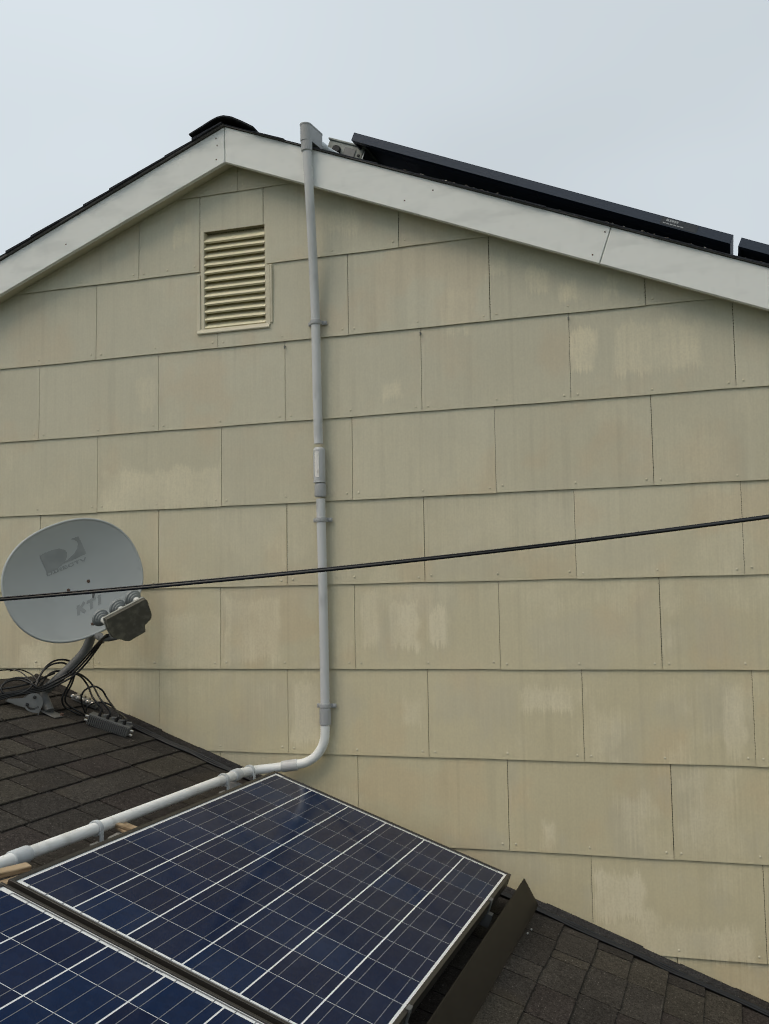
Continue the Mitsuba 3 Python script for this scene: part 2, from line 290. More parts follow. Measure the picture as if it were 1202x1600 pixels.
for k in range(NS):
    zc = VZ0 + 0.022 + pitch * k
    prof = np.array([(-0.0125, -0.003), (-0.0095, 0.004), (0.0, 0.009), (0.034, 0.047), (0.034, 0.044), (0.003, 0.006), (-0.006, 0.001), (-0.0078, -0.004), (-0.0038, -0.006), (-0.0048, -0.0085), (-0.0105, -0.006)])
    prof = prof + np.array([0.004, 0.0]) + rng.normal(0, 0.0003, prof.shape)
    n = len(prof); xs = np.linspace(VX0 + 0.015, VX1 - 0.009, 7); bow = 0.0012 * np.sin(np.linspace(0, np.pi, 7)) * rng.uniform(-1, 1)
    v = np.array([(x, y, zc + z + b) for x, b in zip(xs, bow) for y, z in prof]); f = []
    for i in range(6):
        for j in range(n):
            a, b_, c, d = i * n + j, i * n + (j + 1) % n, (i + 1) * n + (j + 1) % n, (i + 1) * n + j
            f += [(a, c, b_), (a, d, c)]
    obj('slat', trimesh.Trimesh(v, f, process=False), 'vent_paint', vent, smooth=50)
xm = (VX0 + VX1) / 2
obj('centre_clip', cat([box(xm - 0.003, xm + 0.003, -0.006, 0.0, VZ0 + 0.018 + pitch * k, VZ0 + 0.026 + pitch * k) for k in range(NS)]), 'trim_paint', vent, kind='stuff')
sill_m = hull([(x, y, z) for x in (VX0 - 0.016, VX1 + 0.012) for y, z in ((-0.016, VZ0 - 0.008), (-0.018, VZ0 - 0.004), (-0.011, VZ0 + 0.013), (0.02, VZ0 + 0.013), (0.02, VZ0 - 0.010))])
obj('sill', sill_m, 'trim_paint', vent)
obj('side_trim', cbox(VX0 - 0.020, VX0 - 0.002, -0.013, 0.002, VZ0 - 0.004, VZ0 + 0.26, 0.002), 'trim_paint', vent)
obj('side_trim', cbox(VX1 + 0.0035, VX1 + 0.017, -0.013, 0.002, VZ0 + 0.004, VZ0 + 0.268, 0.002), 'trim_paint', vent)
obj('side_trim', cbox(VX1 + 0.0185, VX1 + 0.0265, -0.016, 0.002, VZ0 + 0.012, VZ0 + 0.268, 0.002), 'trim_paint', vent)

# rake boards
def rake(xa_b, xa_t, xb_b, xb_t, c=0.0025):
    """A board from its end a to its end b; each end given by the x of its lower and of its upper corner."""
    A0, A1 = np.array([xa_b, rake_z(xa_b, ZB0)]), np.array([xa_t, rake_z(xa_t, ZT0)])
    B0, B1 = np.array([xb_b, rake_z(xb_b, ZB0)]), np.array([xb_t, rake_z(xb_t, ZT0)])
    d = unit(B0 - A0); q = unit(A1 - A0); pts = []
    for (x, z), sx, sz in ((A0, 1, 1), (A1, 1, -1), (B0, -1, 1), (B1, -1, -1)):
        p = np.array([x, z])
        pts += [(*(p + d * sx * c + q * sz * c), -0.090)] + [(*(p + d * sx * c * 0.2 + q * sz * c * 0.2), -0.090 + c)] + [(*(p + d * sx * c * 0.2), -0.070)]
    return hull([(x, y, z) for x, z, y in pts])
obj('rake_board', rake(XL, XL, APX - 0.0012, APX - 0.0012), 'fascia_paint', house)
obj('rake_board', rake(APX + 0.0012, APX + 0.0012, 2.2692, 2.3175), 'fascia_paint', house)
obj('rake_board', rake(2.2712, 2.3195, XR, XR), 'fascia_paint', house)
obj('soffit', cat([hull([(x, y, rake_z(x, ZB0) + dz) for x in (XL, APX) for y in (-0.0695, 0.0) for dz in (0.012, 0.03)]), hull([(x, y, rake_z(x, ZB0) + dz) for x in (APX, XR) for y in (-0.0695, 0.0) for dz in (0.012, 0.03)])]), 'trim_paint', house)
bn = lathe([(0, -0.0012), (0.003, -0.0008), (0.0035, 0.0005)], 8)
obj('board_nail', cat([put(bn, frame((x, -0.0905, rake_z(x, z - 0.014)), (1, 0, 0), (0, 0, 1), (0, 1, 0))) for x, z in ((2.295, 0.238), (2.245, 0.135), (0.655, 0.235), (0.655, 0.14), (1.62, 0.225), (0.66, 0.2), (1.5, 0.15), (2.9, 0.22), (-0.1, 0.16))]), 'rusty_metal', siding, kind='stuff')

# upper roof: deck, stepped shingle courses seen edge on, ridge caps
YB = 8.6
def slope_prism(side, s0, s1, dz0, dz1, tz0, tz1, y0, y1):
    """A slab on one slope of the upper roof between the run distances s0 < s1 from the ridge; dz*: its underside above the board tops, tz*: its top."""
    x0, x1 = APX + side * s0, APX + side * s1
    return hull([(x, y, rake_z(x, ZT0) + z) for x, a, b in ((x0, dz0, tz0), (x1, dz1, tz1)) for z in (a, b) for y in (y0, y1)])
uroof = obj('roof', cat([slope_prism(s, 0.0, e, 0.0015, 0.0015, t, t, y, YB) for s, e, t, y in ((-1, APX - XL + 0.15, 0.0090, -0.102), (1, XR - APX + 0.15, 0.0035, -0.099))]), 'roof_edge', house)
for side, n, lift, t0, yo in ((-1, 30, 0.0090, 0.0092, -0.108), (1, 32, 0.0048, 0.0037, -0.102)):
    for k in range(n):
        s0, s1 = k * 0.137, (k + 1) * 0.137 + 0.010
        y0 = yo + rng.uniform(-0.007, 0.005)
        obj('shingle', slope_prism(side, max(s0, 0.004), s1, t0, t0, t0 + 0.004 + 0.002 * rng.random(), t0 + lift + 0.003 * rng.random(), y0, YB), 'black_asphalt', uroof)
zc = ZT0 + 0.002
for k in range(60):
    y0 = -0.122 + k * 0.145
    prof = [(-0.155, -0.062 + 0.027), (-0.10, -0.038 + 0.026), (-0.05, -0.014 + 0.024), (-0.02, 0.020), (0.01, 0.022), (0.05, -0.010 + 0.020), (0.10, -0.034 + 0.016), (0.150, -0.060 + 0.011)]
    top = [(APX + x, z) for x, z in prof]
    v, f = [], []
    for yy, rise in ((y0, 0.012), (y0 + 0.30, 0.0)):
        v += [(x, yy, zc + z + rise) for x, z in top] + [(x, yy, zc + z + rise - 0.006) for x, z in top]
    n = len(top)
    for j in range(n - 1):
        f += [(j, j + 1, 2 * n + j + 1), (j, 2 * n + j + 1, 2 * n + j), (n + j, 3 * n + j + 1, n + j + 1), (n + j, 3 * n + j, 3 * n + j + 1), (j, n + j + 1, j + 1), (j, n + j, n + j + 1)]
    f += [(0, 2 * n, 3 * n), (0, 3 * n, n), (n - 1, 3 * n - 1, 4 * n - 1), (n - 1, 4 * n - 1, 2 * n - 1)]
    if k < 12: obj('ridge_cap', trimesh.Trimesh(v, f, process=False), 'black_asphalt', uroof)
# leaf bits caught along the rake under the panels
bits = []
for _ in range(55):
    x = rng.choice([rng.uniform(1.35, 2.95), rng.uniform(1.5, 1.9), rng.uniform(2.3, 2.7)]); s = rng.uniform(0.002, 0.006)
    b = put(box(-s, s, -s * 0.6, s * 0.6, -0.0008, 0.0008), trimesh.transformations.euler_matrix(*rng.uniform(-0.9, 0.9, 2), rng.uniform(0, 6)))
    b.apply_translation((x, rng.uniform(-0.100, -0.075), rake_z(x, ZT0) + 0.0095 + 0.003 * rng.random())); bits.append(b)
obj('fallen_leaf_bits', cat(bits), 'leaf_litter'); tag('fallen_leaf_bits', 'bits of dry leaf caught along the top of the right rake board', 'leaf litter', kind='stuff')

# ---------------------------------------------------------------- upper roof panels
def upper_panel(x0, z0, L, name_label, first):
    t = thing('rooftop_solar_panel', name_label, 'solar panel', 'black solar panels on the upper roof')
    th = math.atan(0.4207); U = np.array([math.cos(th), 0, -math.sin(th)]); N = np.array([math.sin(th), 0, math.cos(th)])
    M = frame((x0, 0.06, z0), U, (0, 1, 0), N)                  # origin: bottom, near, upslope corner
    D, H, w = 1.0, 0.036, 0.010
    add = lambda nm, m, b, p=t, **k: obj(nm, put(m, M), b, p, **k)
    add('frame_bar', cbox(0, L, 0, w, 0, H, 0.0008), 'black_frame'); add('frame_bar', cbox(0, L, D - w, D, 0, H, 0.0008), 'black_frame')
    add('frame_bar', cbox(0, w, w, D - w, 0, H, 0.0008), 'black_frame'); add('frame_bar', cbox(L - w, L, w, D - w, 0, H, 0.0008), 'black_frame')
    add('flange', box(w, L - w, w, 0.030, 0.0, 0.002), 'black_frame'); add('flange', box(w, L - w, D - 0.030, D - w, 0.0, 0.002), 'black_frame')
    add('laminate', box(w, L - w, w, D - w, H - 0.009, H - 0.003), 'black_backsheet')
    n = int((L - 0.04) / 0.1585); ox = (L - n * 0.1585) / 2
    add('cell_seam', cat([box(ox + k * 0.1585 - 0.0012, ox + k * 0.1585 + 0.0012, 0.02, D - 0.02, H - 0.0096, H - 0.009) for k in range(n + 1)] + [box(0.02, L - 0.02, 0.02 + k * 0.16 - 0.0012, 0.02 + k * 0.16 + 0.0012, H - 0.0098, H - 0.0091) for k in range(7)]), 'underside_line', kind='stuff')
    for y in (0.24, 0.76): add('rail', box(0.02, L - 0.02, y - 0.02, y + 0.02, -0.045, -0.0005), 'black_frame')
    for y in (0.24, 0.76):
        for x in (0.25, L - 0.3): add('foot', cat([box(x - 0.02, x + 0.02, y + 0.0205, y + 0.026, -0.093, -0.01), box(x - 0.02, x + 0.02, y + 0.0265, y + 0.07, -0.093, -0.085)]), 'black_frame')
    if first:
        s = add('sticker', box(1.375, 1.52, -0.0012, -0.0004, 0.004, 0.033), 'sticker_grey'); tag(s, 'grey maker sticker with white print')
        pr = [box(1.395, 1.405, -0.0018, -0.0013, 0.020, 0.029)] + [box(1.408 + 0.009 * k, 1.415 + 0.009 * k, -0.0018, -0.0013, 0.0195 + 0.001 * (k % 2), 0.029) for k in range(4)] + [box(1.385 + 0.014 * k, 1.396 + 0.014 * k, -0.0018, -0.0013, 0.0095, 0.0135) for k in range(6)]
        obj('print', put(cat(pr), M), 'sticker_print', s, kind='stuff')
    return t
upper_panel(1.222, 0.1705, 1.655, 'long black framed solar panel on the upper roof with a grey sticker on its edge', True)
upper_panel(2.776, -0.4845, 1.655, 'black solar panel at the right edge of the upper roof, cut off by the picture', False)

# weathered box on the upper roof between conduit and panel
jb = thing('roof_junction_box', 'weathered grey metal box on the upper roof between the conduit fitting and the black panel', 'junction box')
th = math.atan(SL); U = np.array([math.cos(th), 0, -math.sin(th)]); N = np.array([math.sin(th), 0, math.cos(th)])
MB = frame((1.045, 0.16, rake_z(1.045, ZT0) + 0.020), U, (0, 1, 0), N)
obj('body', put(cbox(0, 0.175, 0, 0.16, 0, 0.112, 0.003), MB), 'box_paint', jb)
obj('lid', put(cbox(-0.006, 0.181, -0.006, 0.166, 0.1125, 0.121, 0.002), MB), 'box_paint', jb)
obj('knockout_plate', put(cbox(0.085, 0.140, -0.004, -0.0005, 0.050, 0.098, 0.001), MB), 'galvanised', jb)
obj('cable_gland', put(lathe([(0, -0.016), (0.017, -0.016), (0.020, -0.004), (0.020, 0.0)], 16), MB @ frame((0.050, -0.001, 0.075), (1, 0, 0), (0, 0, -1), (0, 1, 0))), 'black_rubber', jb, smooth=40)
obj('screw', put(lathe([(0, -0.004), (0.006, -0.003), (0.007, 0)], 10), MB @ frame((0.158, -0.001, 0.075), (1, 0, 0), (0, 0, -1), (0, 1, 0))), 'black_rubber', jb, smooth=40)
obj('bracket', put(cat([box(0.178, 0.205, 0.0, 0.16, -0.001, 0.002), box(0.178, 0.181, 0.0, 0.16, 0.0025, 0.105)]), MB), 'bright_metal', jb)

# ---------------------------------------------------------------- conduit
cond = thing('conduit', 'grey and white plastic electrical conduit up the gable wall and along the lower roof', 'conduit')
R = 0.0190
vert = [(1.099, -0.036, -2.31), (1.099, -0.036, -2.0), (1.0965, -0.036, -1.65), (1.0935, -0.0365, -1.38), (1.0885, -0.037, -1.15), (1.0855, -0.038, -0.9), (1.0850, -0.041, -0.64), (1.0850, -0.054, -0.44), (1.0885, -0.078, -0.281), (1.0915, -0.105, -0.10), (1.0885, -0.1145, 0.03), (1.0870, -0.1175, 0.105)]
vp = spline(vert, 6)
low = vp[(vp[:, 2] < -1.36) & (vp[:, 2] > -2.29)]; high = vp[vp[:, 2] > -1.17]
def at_z(z): return np.array([np.interp(z, vp[:, 2], vp[:, k]) for k in (0, 1)] + [z])
obj('pipe', tube(high, R, 20), 'grey_pvc', cond, smooth=40); obj('pipe', tube(low, R, 20), 'grey_pvc', cond, smooth=40)
zx = at_z(-1.24); 
ex = obj('expansion_coupling', put(lathe([(0, 0.074), (0.0195, 0.074), (0.0245, 0.066), (0.0250, 0.060), (0.0250, -0.066), (0.0262, -0.068), (0.0262, -0.073), (0.018, -0.0735), (0.018, -0.078)], 24), frame(zx, (1, 0, 0), (0, 1, 0), (0, 0, 1))), 'mid_grey_pvc', cond, smooth=35)
an = np.radians(np.linspace(-115, -72, 9)) ; hs = [(-0.052, -0.8), (-0.045, -1), (0.05, -1), (0.056, -0.8)]
v = [(zx[0] + 0.0256 * math.cos(a), zx[1] + 0.0256 * math.sin(a), zx[2] + h) for h in (-0.052, -0.02, 0.02, 0.056) for a in an]
f = []
for i in range(3):
    for j in range(8): f += [(i * 9 + j, i * 9 + j + 1, i * 9 + j + 10), (i * 9 + j, i * 9 + j + 10, i * 9 + j + 9)]
lk = obj('label', trimesh.Trimesh(v, f, process=False), 'label_paper', ex, smooth=True); tag(lk, 'peeling white paper label on the conduit')
obj('coupling', ring(at_z(-1.345), (0, 0, 1), [(0, 0.028), (0.0215, 0.028), (0.0245, 0.020), (0.0245, -0.022), (0.0222, -0.027), (0, -0.027)]), 'dark_grey_pvc', cond, smooth=35)
obj('coupling', ring(at_z(-2.272), (0, 0, 1), [(0, 0.031), (0.0220, 0.031), (0.0235, 0.028), (0.0235, -0.030), (0.0222, -0.033), (0, -0.033)]), 'dark_grey_pvc', cond, smooth=35)
def wall_strap(z):
    o = at_z(z); d = []
    d.append(ring(o, (0, 0, 1), [(0.0192, 0.009), (0.0225, 0.009), (0.0235, 0.004), (0.0235, -0.004), (0.0225, -0.009), (0.0192, -0.009)], 24))
    for sgn in (-1, 1):
        d.append(cbox(min(o[0] + sgn * 0.020, o[0] + sgn * 0.042), max(o[0] + sgn * 0.020, o[0] + sgn * 0.042), -0.0205, -0.0135, z - 0.0085, z + 0.0085, 0.002))
        d.append(box(o[0] + sgn * 0.0215 - 0.0022, o[0] + sgn * 0.0215 + 0.0022, o[1], -0.0140, z - 0.008, z + 0.008))
        d.append(put(lathe([(0, -0.004), (0.005, -0.003), (0.006, 0)], 10), frame((o[0] + sgn * 0.034, -0.0206, z), (1, 0, 0), (0, 0, -1), (0, 1, 0))))
    return cat(d)
for z in (-0.637, -1.467, -2.229): obj('strap', wall_strap(z), 'dark_grey_pvc', cond, smooth=35)
# conduit body over the rake and the short pipe behind it
top = vp[-1]
body = m3.Manifold.batch_hull([m3.Manifold.cylinder(0.066, r, r, 24).translate([x, y, 0]) for x, y, r in ((0, 0, 0.0235), (0.010, 0.105, 0.0215), (0, 0.02, 0.0235))]) if hasattr(m3.Manifold, 'batch_hull') else None
bm = body.to_mesh(); bm = trimesh.Trimesh(bm.vert_properties[:, :3], bm.tri_verts)
bm.apply_translation((top[0] - 0.002, top[1] - 0.002, 0.114))
lb = obj('conduit_body', bm, 'dark_grey_pvc', cond, smooth=35)
lid = body.scale([1.04, 1.02, 0.09]).to_mesh(); lid = trimesh.Trimesh(lid.vert_properties[:, :3], lid.tri_verts); lid.apply_translation((top[0] - 0.002, top[1] - 0.003, 0.1805))
obj('cover', lid, 'dark_grey_pvc', lb, smooth=35)
obj('hub', ring((top[0], top[1], 0.090), (0, 0, 1), [(0, 0.024), (0.0235, 0.024), (0.0235, -0.016), (0.0215, -0.019), (0, -0.019)]), 'dark_grey_pvc', lb, smooth=35)
rear = np.array([top[0] + 0.012, top[1] + 0.118, 0.138]); rd = unit((0.50, 0.80, -0.20))
obj('hub', ring(rear + rd * 0.010, rd, [(0, 0.020), (0.0215, 0.020), (0.0215, 0.008), (0.0235, 0.006), (0.0235, -0.022), (0, -0.022)]), 'light_grey_pvc', lb, smooth=35)
obj('pipe', rod(rear + rd * 0.02, rear + rd * 0.15, 0.0165, 18), 'light_grey_pvc', cond, smooth=40)
# the elbow at the foot of the wall, then the run along the roof
ZH = -2.485
elbow = spline([(1.098, -0.036, -2.29), (1.0975, -0.036, -2.325), (1.094, -0.0365, -2.365), (1.078, -0.038, -2.405), (1.050, -0.040, -2.437), (1.012, -0.044, -2.458), (0.975, -0.049, -2.466)], 6)
obj('elbow', tube(elbow, R, 20), 'white_pvc', cond, smooth=40)
cb = np.array([0.948, -0.053, -2.4705]); cd = unit((-1, -0.16, -0.14))
obj('coupling', ring(cb, cd, [(0, 0.033), (0.0222, 0.033), (0.0235, 0.029), (0.0235, -0.029), (0.0222, -0.033), (0, -0.033)]), 'grey_pvc', cond, smooth=35)
run = spline([(0.975, -0.049, -2.466), (0.93, -0.055, -2.4735), (0.870, -0.070, -2.481), (0.815, -0.105, -2.4845), (0.790, -0.165, ZH), (0.7865, -0.24, ZH), (0.7865, -0.34, ZH), (0.788, -0.6, ZH), (0.7885, -0.9, ZH), (0.7885, -1.25, ZH), (0.785, -1.62, ZH), (0.783, -1.9, ZH), (0.782, -2.6, ZH)], 6)
obj('pipe', tube(run, R * 0.99, 20), 'white_pvc', cond, smooth=40)
obj('coupling', ring((0.7868, -0.225, ZH), (0, 1, 0), [(0, 0.026), (0.0225, 0.026), (0.0238, 0.022), (0.0238, -0.022), (0.0225, -0.026), (0, -0.026)]), 'light_grey_pvc', cond, smooth=35)
obj('coupling', ring((0.785, -1.585, ZH), (0, 1, 0), [(0, 0.036), (0.0225, 0.036), (0.0240, 0.030), (0.0240, -0.034), (0.0225, -0.038), (0, -0.038)]), 'light_grey_pvc', cond, smooth=35)
def roof_strap(y, x):
    o = np.array([x, y, ZH]); zr = low_roof(x)
    ms = [ring(o, (0, 1, 0), [(0.0203, 0.0085), (0.0240, 0.0085), (0.0248, 0.003), (0.0248, -0.003), (0.0240, -0.0085), (0.0203, -0.0085)], 24),
          box(x + 0.0185, x + 0.0235, y - 0.008, y + 0.008, low_roof(x + 0.021) + 0.016, ZH)]
    return cat(ms)
ang = math.atan(RS); RU_ = np.array([math.cos(ang), 0, -math.sin(ang)]); RN = np.array([math.sin(ang), 0, math.cos(ang)])
def RM(x, y, h=0.0, yaw=0.0):
    """A frame on the lower roof: x down the slope, y towards the wall, z off the roof."""
    return frame(np.array([x, y, RZ - RS * x]) + RN * h, RU_, (0, 1, 0), RN) @ trimesh.transformations.rotation_matrix(yaw, (0, 0, 1))
for y, x in ((-0.125, 0.800), (-0.335, 0.7865), (-1.215, 0.7885)):
    s = obj('strap', roof_strap(y, x), 'light_grey_pvc', cond, smooth=35)
    obj('base', put(cat([cbox(-0.035, 0.055, -0.020, 0.020, 0.006, 0.014, 0.0015)]), RM(x + 0.02, y)), 'strut_steel', s)
    obj('screw', put(lathe([(0, 0.008), (0.005, 0.007), (0.0065, 0)], 10), RM(x + 0.055, y, 0.0145)), 'bright_metal', s, smooth=40)
# pieces of strut and wood under the run
st = thing('strut_block', 'short grey metal channel lying across the roof under the white conduit by the wall', 'metal channel')
obj('channel', put(cat([cbox(-0.06, 0.085, -0.021, 0.021, 0.007, 0.011, 0.001), cbox(-0.06, 0.085, -0.021, -0.018, 0.0115, 0.030, 0.001), cbox(-0.06, 0.085, 0.018, 0.021, 0.0115, 0.030, 0.001)]), RM(0.80, -0.235)), 'strut_steel', st)
obj('spring_nut', put(cbox(0.035, 0.07, -0.016, 0.016, 0.012, 0.020, 0.002), RM(0.80, -0.235)), 'bright_metal', st)
sh = thing('shim_stack', 'small stack of wooden shims on a grey bracket under the middle of the white conduit', 'wood shims')
obj('bracket', put(hull([(-0.04, -0.03, 0.006), (0.05, -0.03, 0.006), (-0.04, 0.03, 0.006), (0.05, 0.03, 0.006), (-0.04, -0.03, 0.010), (-0.045, 0.03, 0.010), (0.045, -0.03, 0.042), (0.045, 0.03, 0.042)]), RM(0.812, -1.10)), 'strut_steel', sh)
for k, (dx, dy, h) in enumerate(((0.012, -0.022, 0.044), (0.006, 0.004, 0.043), (0.010, 0.030, 0.045), (0.002, -0.010, 0.0535))):
    obj('shim', put(cbox(-0.045, 0.050, -0.011, 0.011, 0, 0.008, 0.001), RM(0.815 + dx, -1.10 + dy, h, 0.15 * (k - 1))), 'shim_wood', sh)
sp = thing('wood_shims', 'two weathered wooden sticks at the corner of the nearest solar panel', 'wood shims')
obj('stick', put(cbox(-0.013, 0.013, -0.17, 0.10, 0.0, 0.018, 0.002), RM(0.902, -1.775, 0.098, -0.10)), 'shim_wood', sp)
obj('stick', put(cbox(-0.012, 0.012, -0.17, 0.06, 0.0, 0.016, 0.002), RM(0.862, -1.775, 0.104, -0.16)), 'shim_wood', sp)
obj('spacer', put(cbox(-0.03, 0.03, -0.02, 0.02, 0.008, 0.0975, 0.002), RM(0.885, -1.86, 0.0)), 'shim_wood', sp)

# ---------------------------------------------------------------- the lower house and its shingle roof
ext = thing('lower_house', 'lower house wing with a dark asphalt shingle roof running into the gable wall', 'house')
YN = -7.0; XE = 4.6; XW = 2 * RIDGE - XE
sec = sg.Polygon([(RIDGE, low_roof(RIDGE) - 0.010), (XE, low_roof(XE) - 0.010), (XE, low_roof(XE) - 0.16), (RIDGE, low_roof(RIDGE) - 0.16), (XW, low_roof(XW) - 0.16), (XW, low_roof(XW) - 0.010)])
lroof = obj('roof', extrude_xz(sec, YN, -0.001), 'roof_felt', ext)
obj('wall', cat([box(XW + 0.4, XE - 0.4, YN + 0.4, YN + 0.55, -7.2, -4.25), box(XE - 0.55, XE - 0.4, YN + 0.56, -0.005, -7.2, -4.1), box(XW + 0.4, XW + 0.55, YN + 0.56, -0.005, -7.2, -4.1)]), 'plain_siding', ext)
gab = sg.Polygon([(XW + 0.41, -4.24), (XE - 0.41, -4.24), (RIDGE, low_roof(RIDGE) - 0.17)]); obj('wall', extrude_xz(gab, YN + 0.41, YN + 0.54), 'plain_siding', ext)
CO = math.cos(ang)
def slope_pt(u, y, h): return np.array([u * CO, y, RZ - RS * u * CO]) + RN * h
def shingle_piece(u0, u1, y0, y1, lift, jag):
    """One shingle tab: a thin wedge with its thick butt at u1 down the slope."""
    t0, t1 = 0.0005, lift
    c = 0.0016
    pts = []
    for y in (y0, y1):
        pts += [slope_pt(u0, y, t0), slope_pt(u0, y, t0 - 0.006), slope_pt(u1 + jag, y, t1 - 0.0055)]
    for y, s in ((y0, 1), (y1, -1)):
        pts += [slope_pt(u1 + jag - c, y + s * c * 0.3, t1), slope_pt(u1 + jag, y + s * c * 0.3, t1 - c)]
    return hull(pts)
ULEFT = [0.623 - 0.1285 * k for k in range(8)][::-1]              # butt lines measured up from the ridge side
UR = [ULEFT[-1] + 0.1309 * (k + 1) for k in range(32)]
BUTTS = ULEFT + UR
KNOWN = {1: [-0.611, -0.35], 2: [-0.608, -0.285], 3: [-0.988, -0.85, -0.738, -0.672, -0.47], 4: [-0.945, -0.878, -0.622, -0.348, -0.222, -0.078], 5: [-1.055, -0.80, -0.74, -0.475, -0.21], 6: [-1.27, -0.988, -0.46, -0.17], 7: [],
         19: [-0.915, -0.677, -0.418, -0.34, -0.135], 20: [-0.85, -0.60, -0.335, -0.15], 21: [-0.61, -0.325, -0.075], 22: [-0.44, -0.17, -0.075], 23: [-0.33, -0.07], 24: [-0.315]}
U0 = RIDGE / CO
near, far = [], []
prev = U0
for r, u1 in enumerate(BUTTS):
    u0 = (BUTTS[r - 1] if r else U0) - 0.012
    ks = {k: v for k, v in KNOWN.items()}
    # KNOWN row k lies between butt lines k and k + 1 counted from the first left line drawn in the photograph
    js = list(ks.get(r - 1, [])) or [-rng.uniform(0.05, 0.28)]
    js = sorted(js)
    while js[0] > YN + 0.36: js.insert(0, js[0] - rng.choice([0.14, 0.21, 0.27, 0.27, 0.31]))
    if js[-1] < -0.36:
        while js[-1] < -0.36: js.append(js[-1] + rng.choice([0.21, 0.27, 0.30]))
    ys = [YN] + js + [-0.004]
    for y0, y1 in zip(ys, ys[1:]):
        if y1 - y0 < 0.012: continue
        g_ = (0.0036 if u1 < 1.0 else 0.0030) + 0.0014 * rng.random()
        m = shingle_piece(u0, u1, y0 + g_, y1 - g_, (0.0064 if u1 < 1.0 else 0.0070) + 0.0030 * rng.random(), rng.normal(0, 0.0016))
        shown = (u1 < 0.95 and y0 > -2.3) or (2.0 < u1 < 3.35 and y0 > -1.7)
        if shown: obj('shingle', m, f'asphalt_shingle_{rng.choice([0, 1, 2, 3], p=[0.3, 0.3, 0.2, 0.2])}', lroof)
        else: far.append(m)
obj('shingle_field', cat(far), 'asphalt_shingle_1', lroof, kind='stuff')
obj('back_slope', hull([(x, y, low_roof(x) + h) for x in (RIDGE, XW) for y in (YN, -0.004) for h in (-0.012, -0.002)]), 'asphalt_shingle_0', lroof)
for k in range(30):
    y1 = -0.004 - k * 0.145; y0 = y1 - 0.30
    if y0 < YN: break
    prof = [(-0.15, -0.150 * RS + 0.006), (-0.05, -0.05 * RS + 0.010), (0, 0.006), (0.05, -0.05 * RS + 0.010), (0.15, -0.15 * RS + 0.006)]
    v = []
    for yy, rise in ((y1, 0.002), (y0, 0.010)):
        v += [(RIDGE + x, yy, low_roof(RIDGE) + z + rise) for x, z in prof] + [(RIDGE + x, yy, low_roof(RIDGE) + z + rise - 0.006) for x, z in prof]
    n = len(prof); f = []
    for j in range(n - 1):
        f += [(j, 2 * n + j + 1, j + 1), (j, 2 * n + j, 2 * n + j + 1), (n + j, n + j + 1, 3 * n + j + 1), (n + j, 3 * n + j + 1, 3 * n + j), (2 * n + j, 3 * n + j, 3 * n + j + 1), (2 * n + j, 3 * n + j + 1, 2 * n + j + 1)]
    f += [(n - 1, 4 * n - 1, 2 * n - 1), (n - 1, 2 * n - 1 + 0 * n, 4 * n - 1), (n - 1, 2 * n - 1, 4 * n - 1), (0, n, 3 * n), (0, 3 * n, 2 * n)]
    obj('ridge_cap', trimesh.Trimesh(v, f, process=False), f'asphalt_shingle_{k % 3}', lroof)
# strips of roofing bent up against the wall
k = 0; x = RIDGE + 0.03
while x < 3.6:
    w = rng.uniform(0.14, 0.19); x1 = x + w
    top = 0.031 + rng.uniform(-0.003, 0.004); out = 0.050 + rng.uniform(-0.004, 0.006); h = 0.010 + 0.003 * (k % 2)
    prof = [(-0.0155 - 0.002 * (k % 2), top), (-0.0185 - 0.002 * (k % 2), top), (-0.030, 0.022 + h * 0.5), (-out, h), (-out, h - 0.006), (-0.0155 - 0.002 * (k % 2), 0.002)]
    pts = [(xx, y, RZ - RS * xx + z / CO) for xx in (x, x1 + 0.012) for y, z in prof]
    n = len(prof); f = []
    for j in range(n):
        a, b_ = j, (j + 1) % n; f += [(a, n + b_, b_), (a, n + a, n + b_)]
    for j in range(1, n - 1): f += [(0, j, j + 1), (n, n + j + 1, n + j)]
    obj('flashing_strip', trimesh.Trimesh(pts, f, process=False), 'strip_asphalt' if rng.random() < 0.6 else 'asphalt_shingle_0', lroof)
    x = x1; k += 1

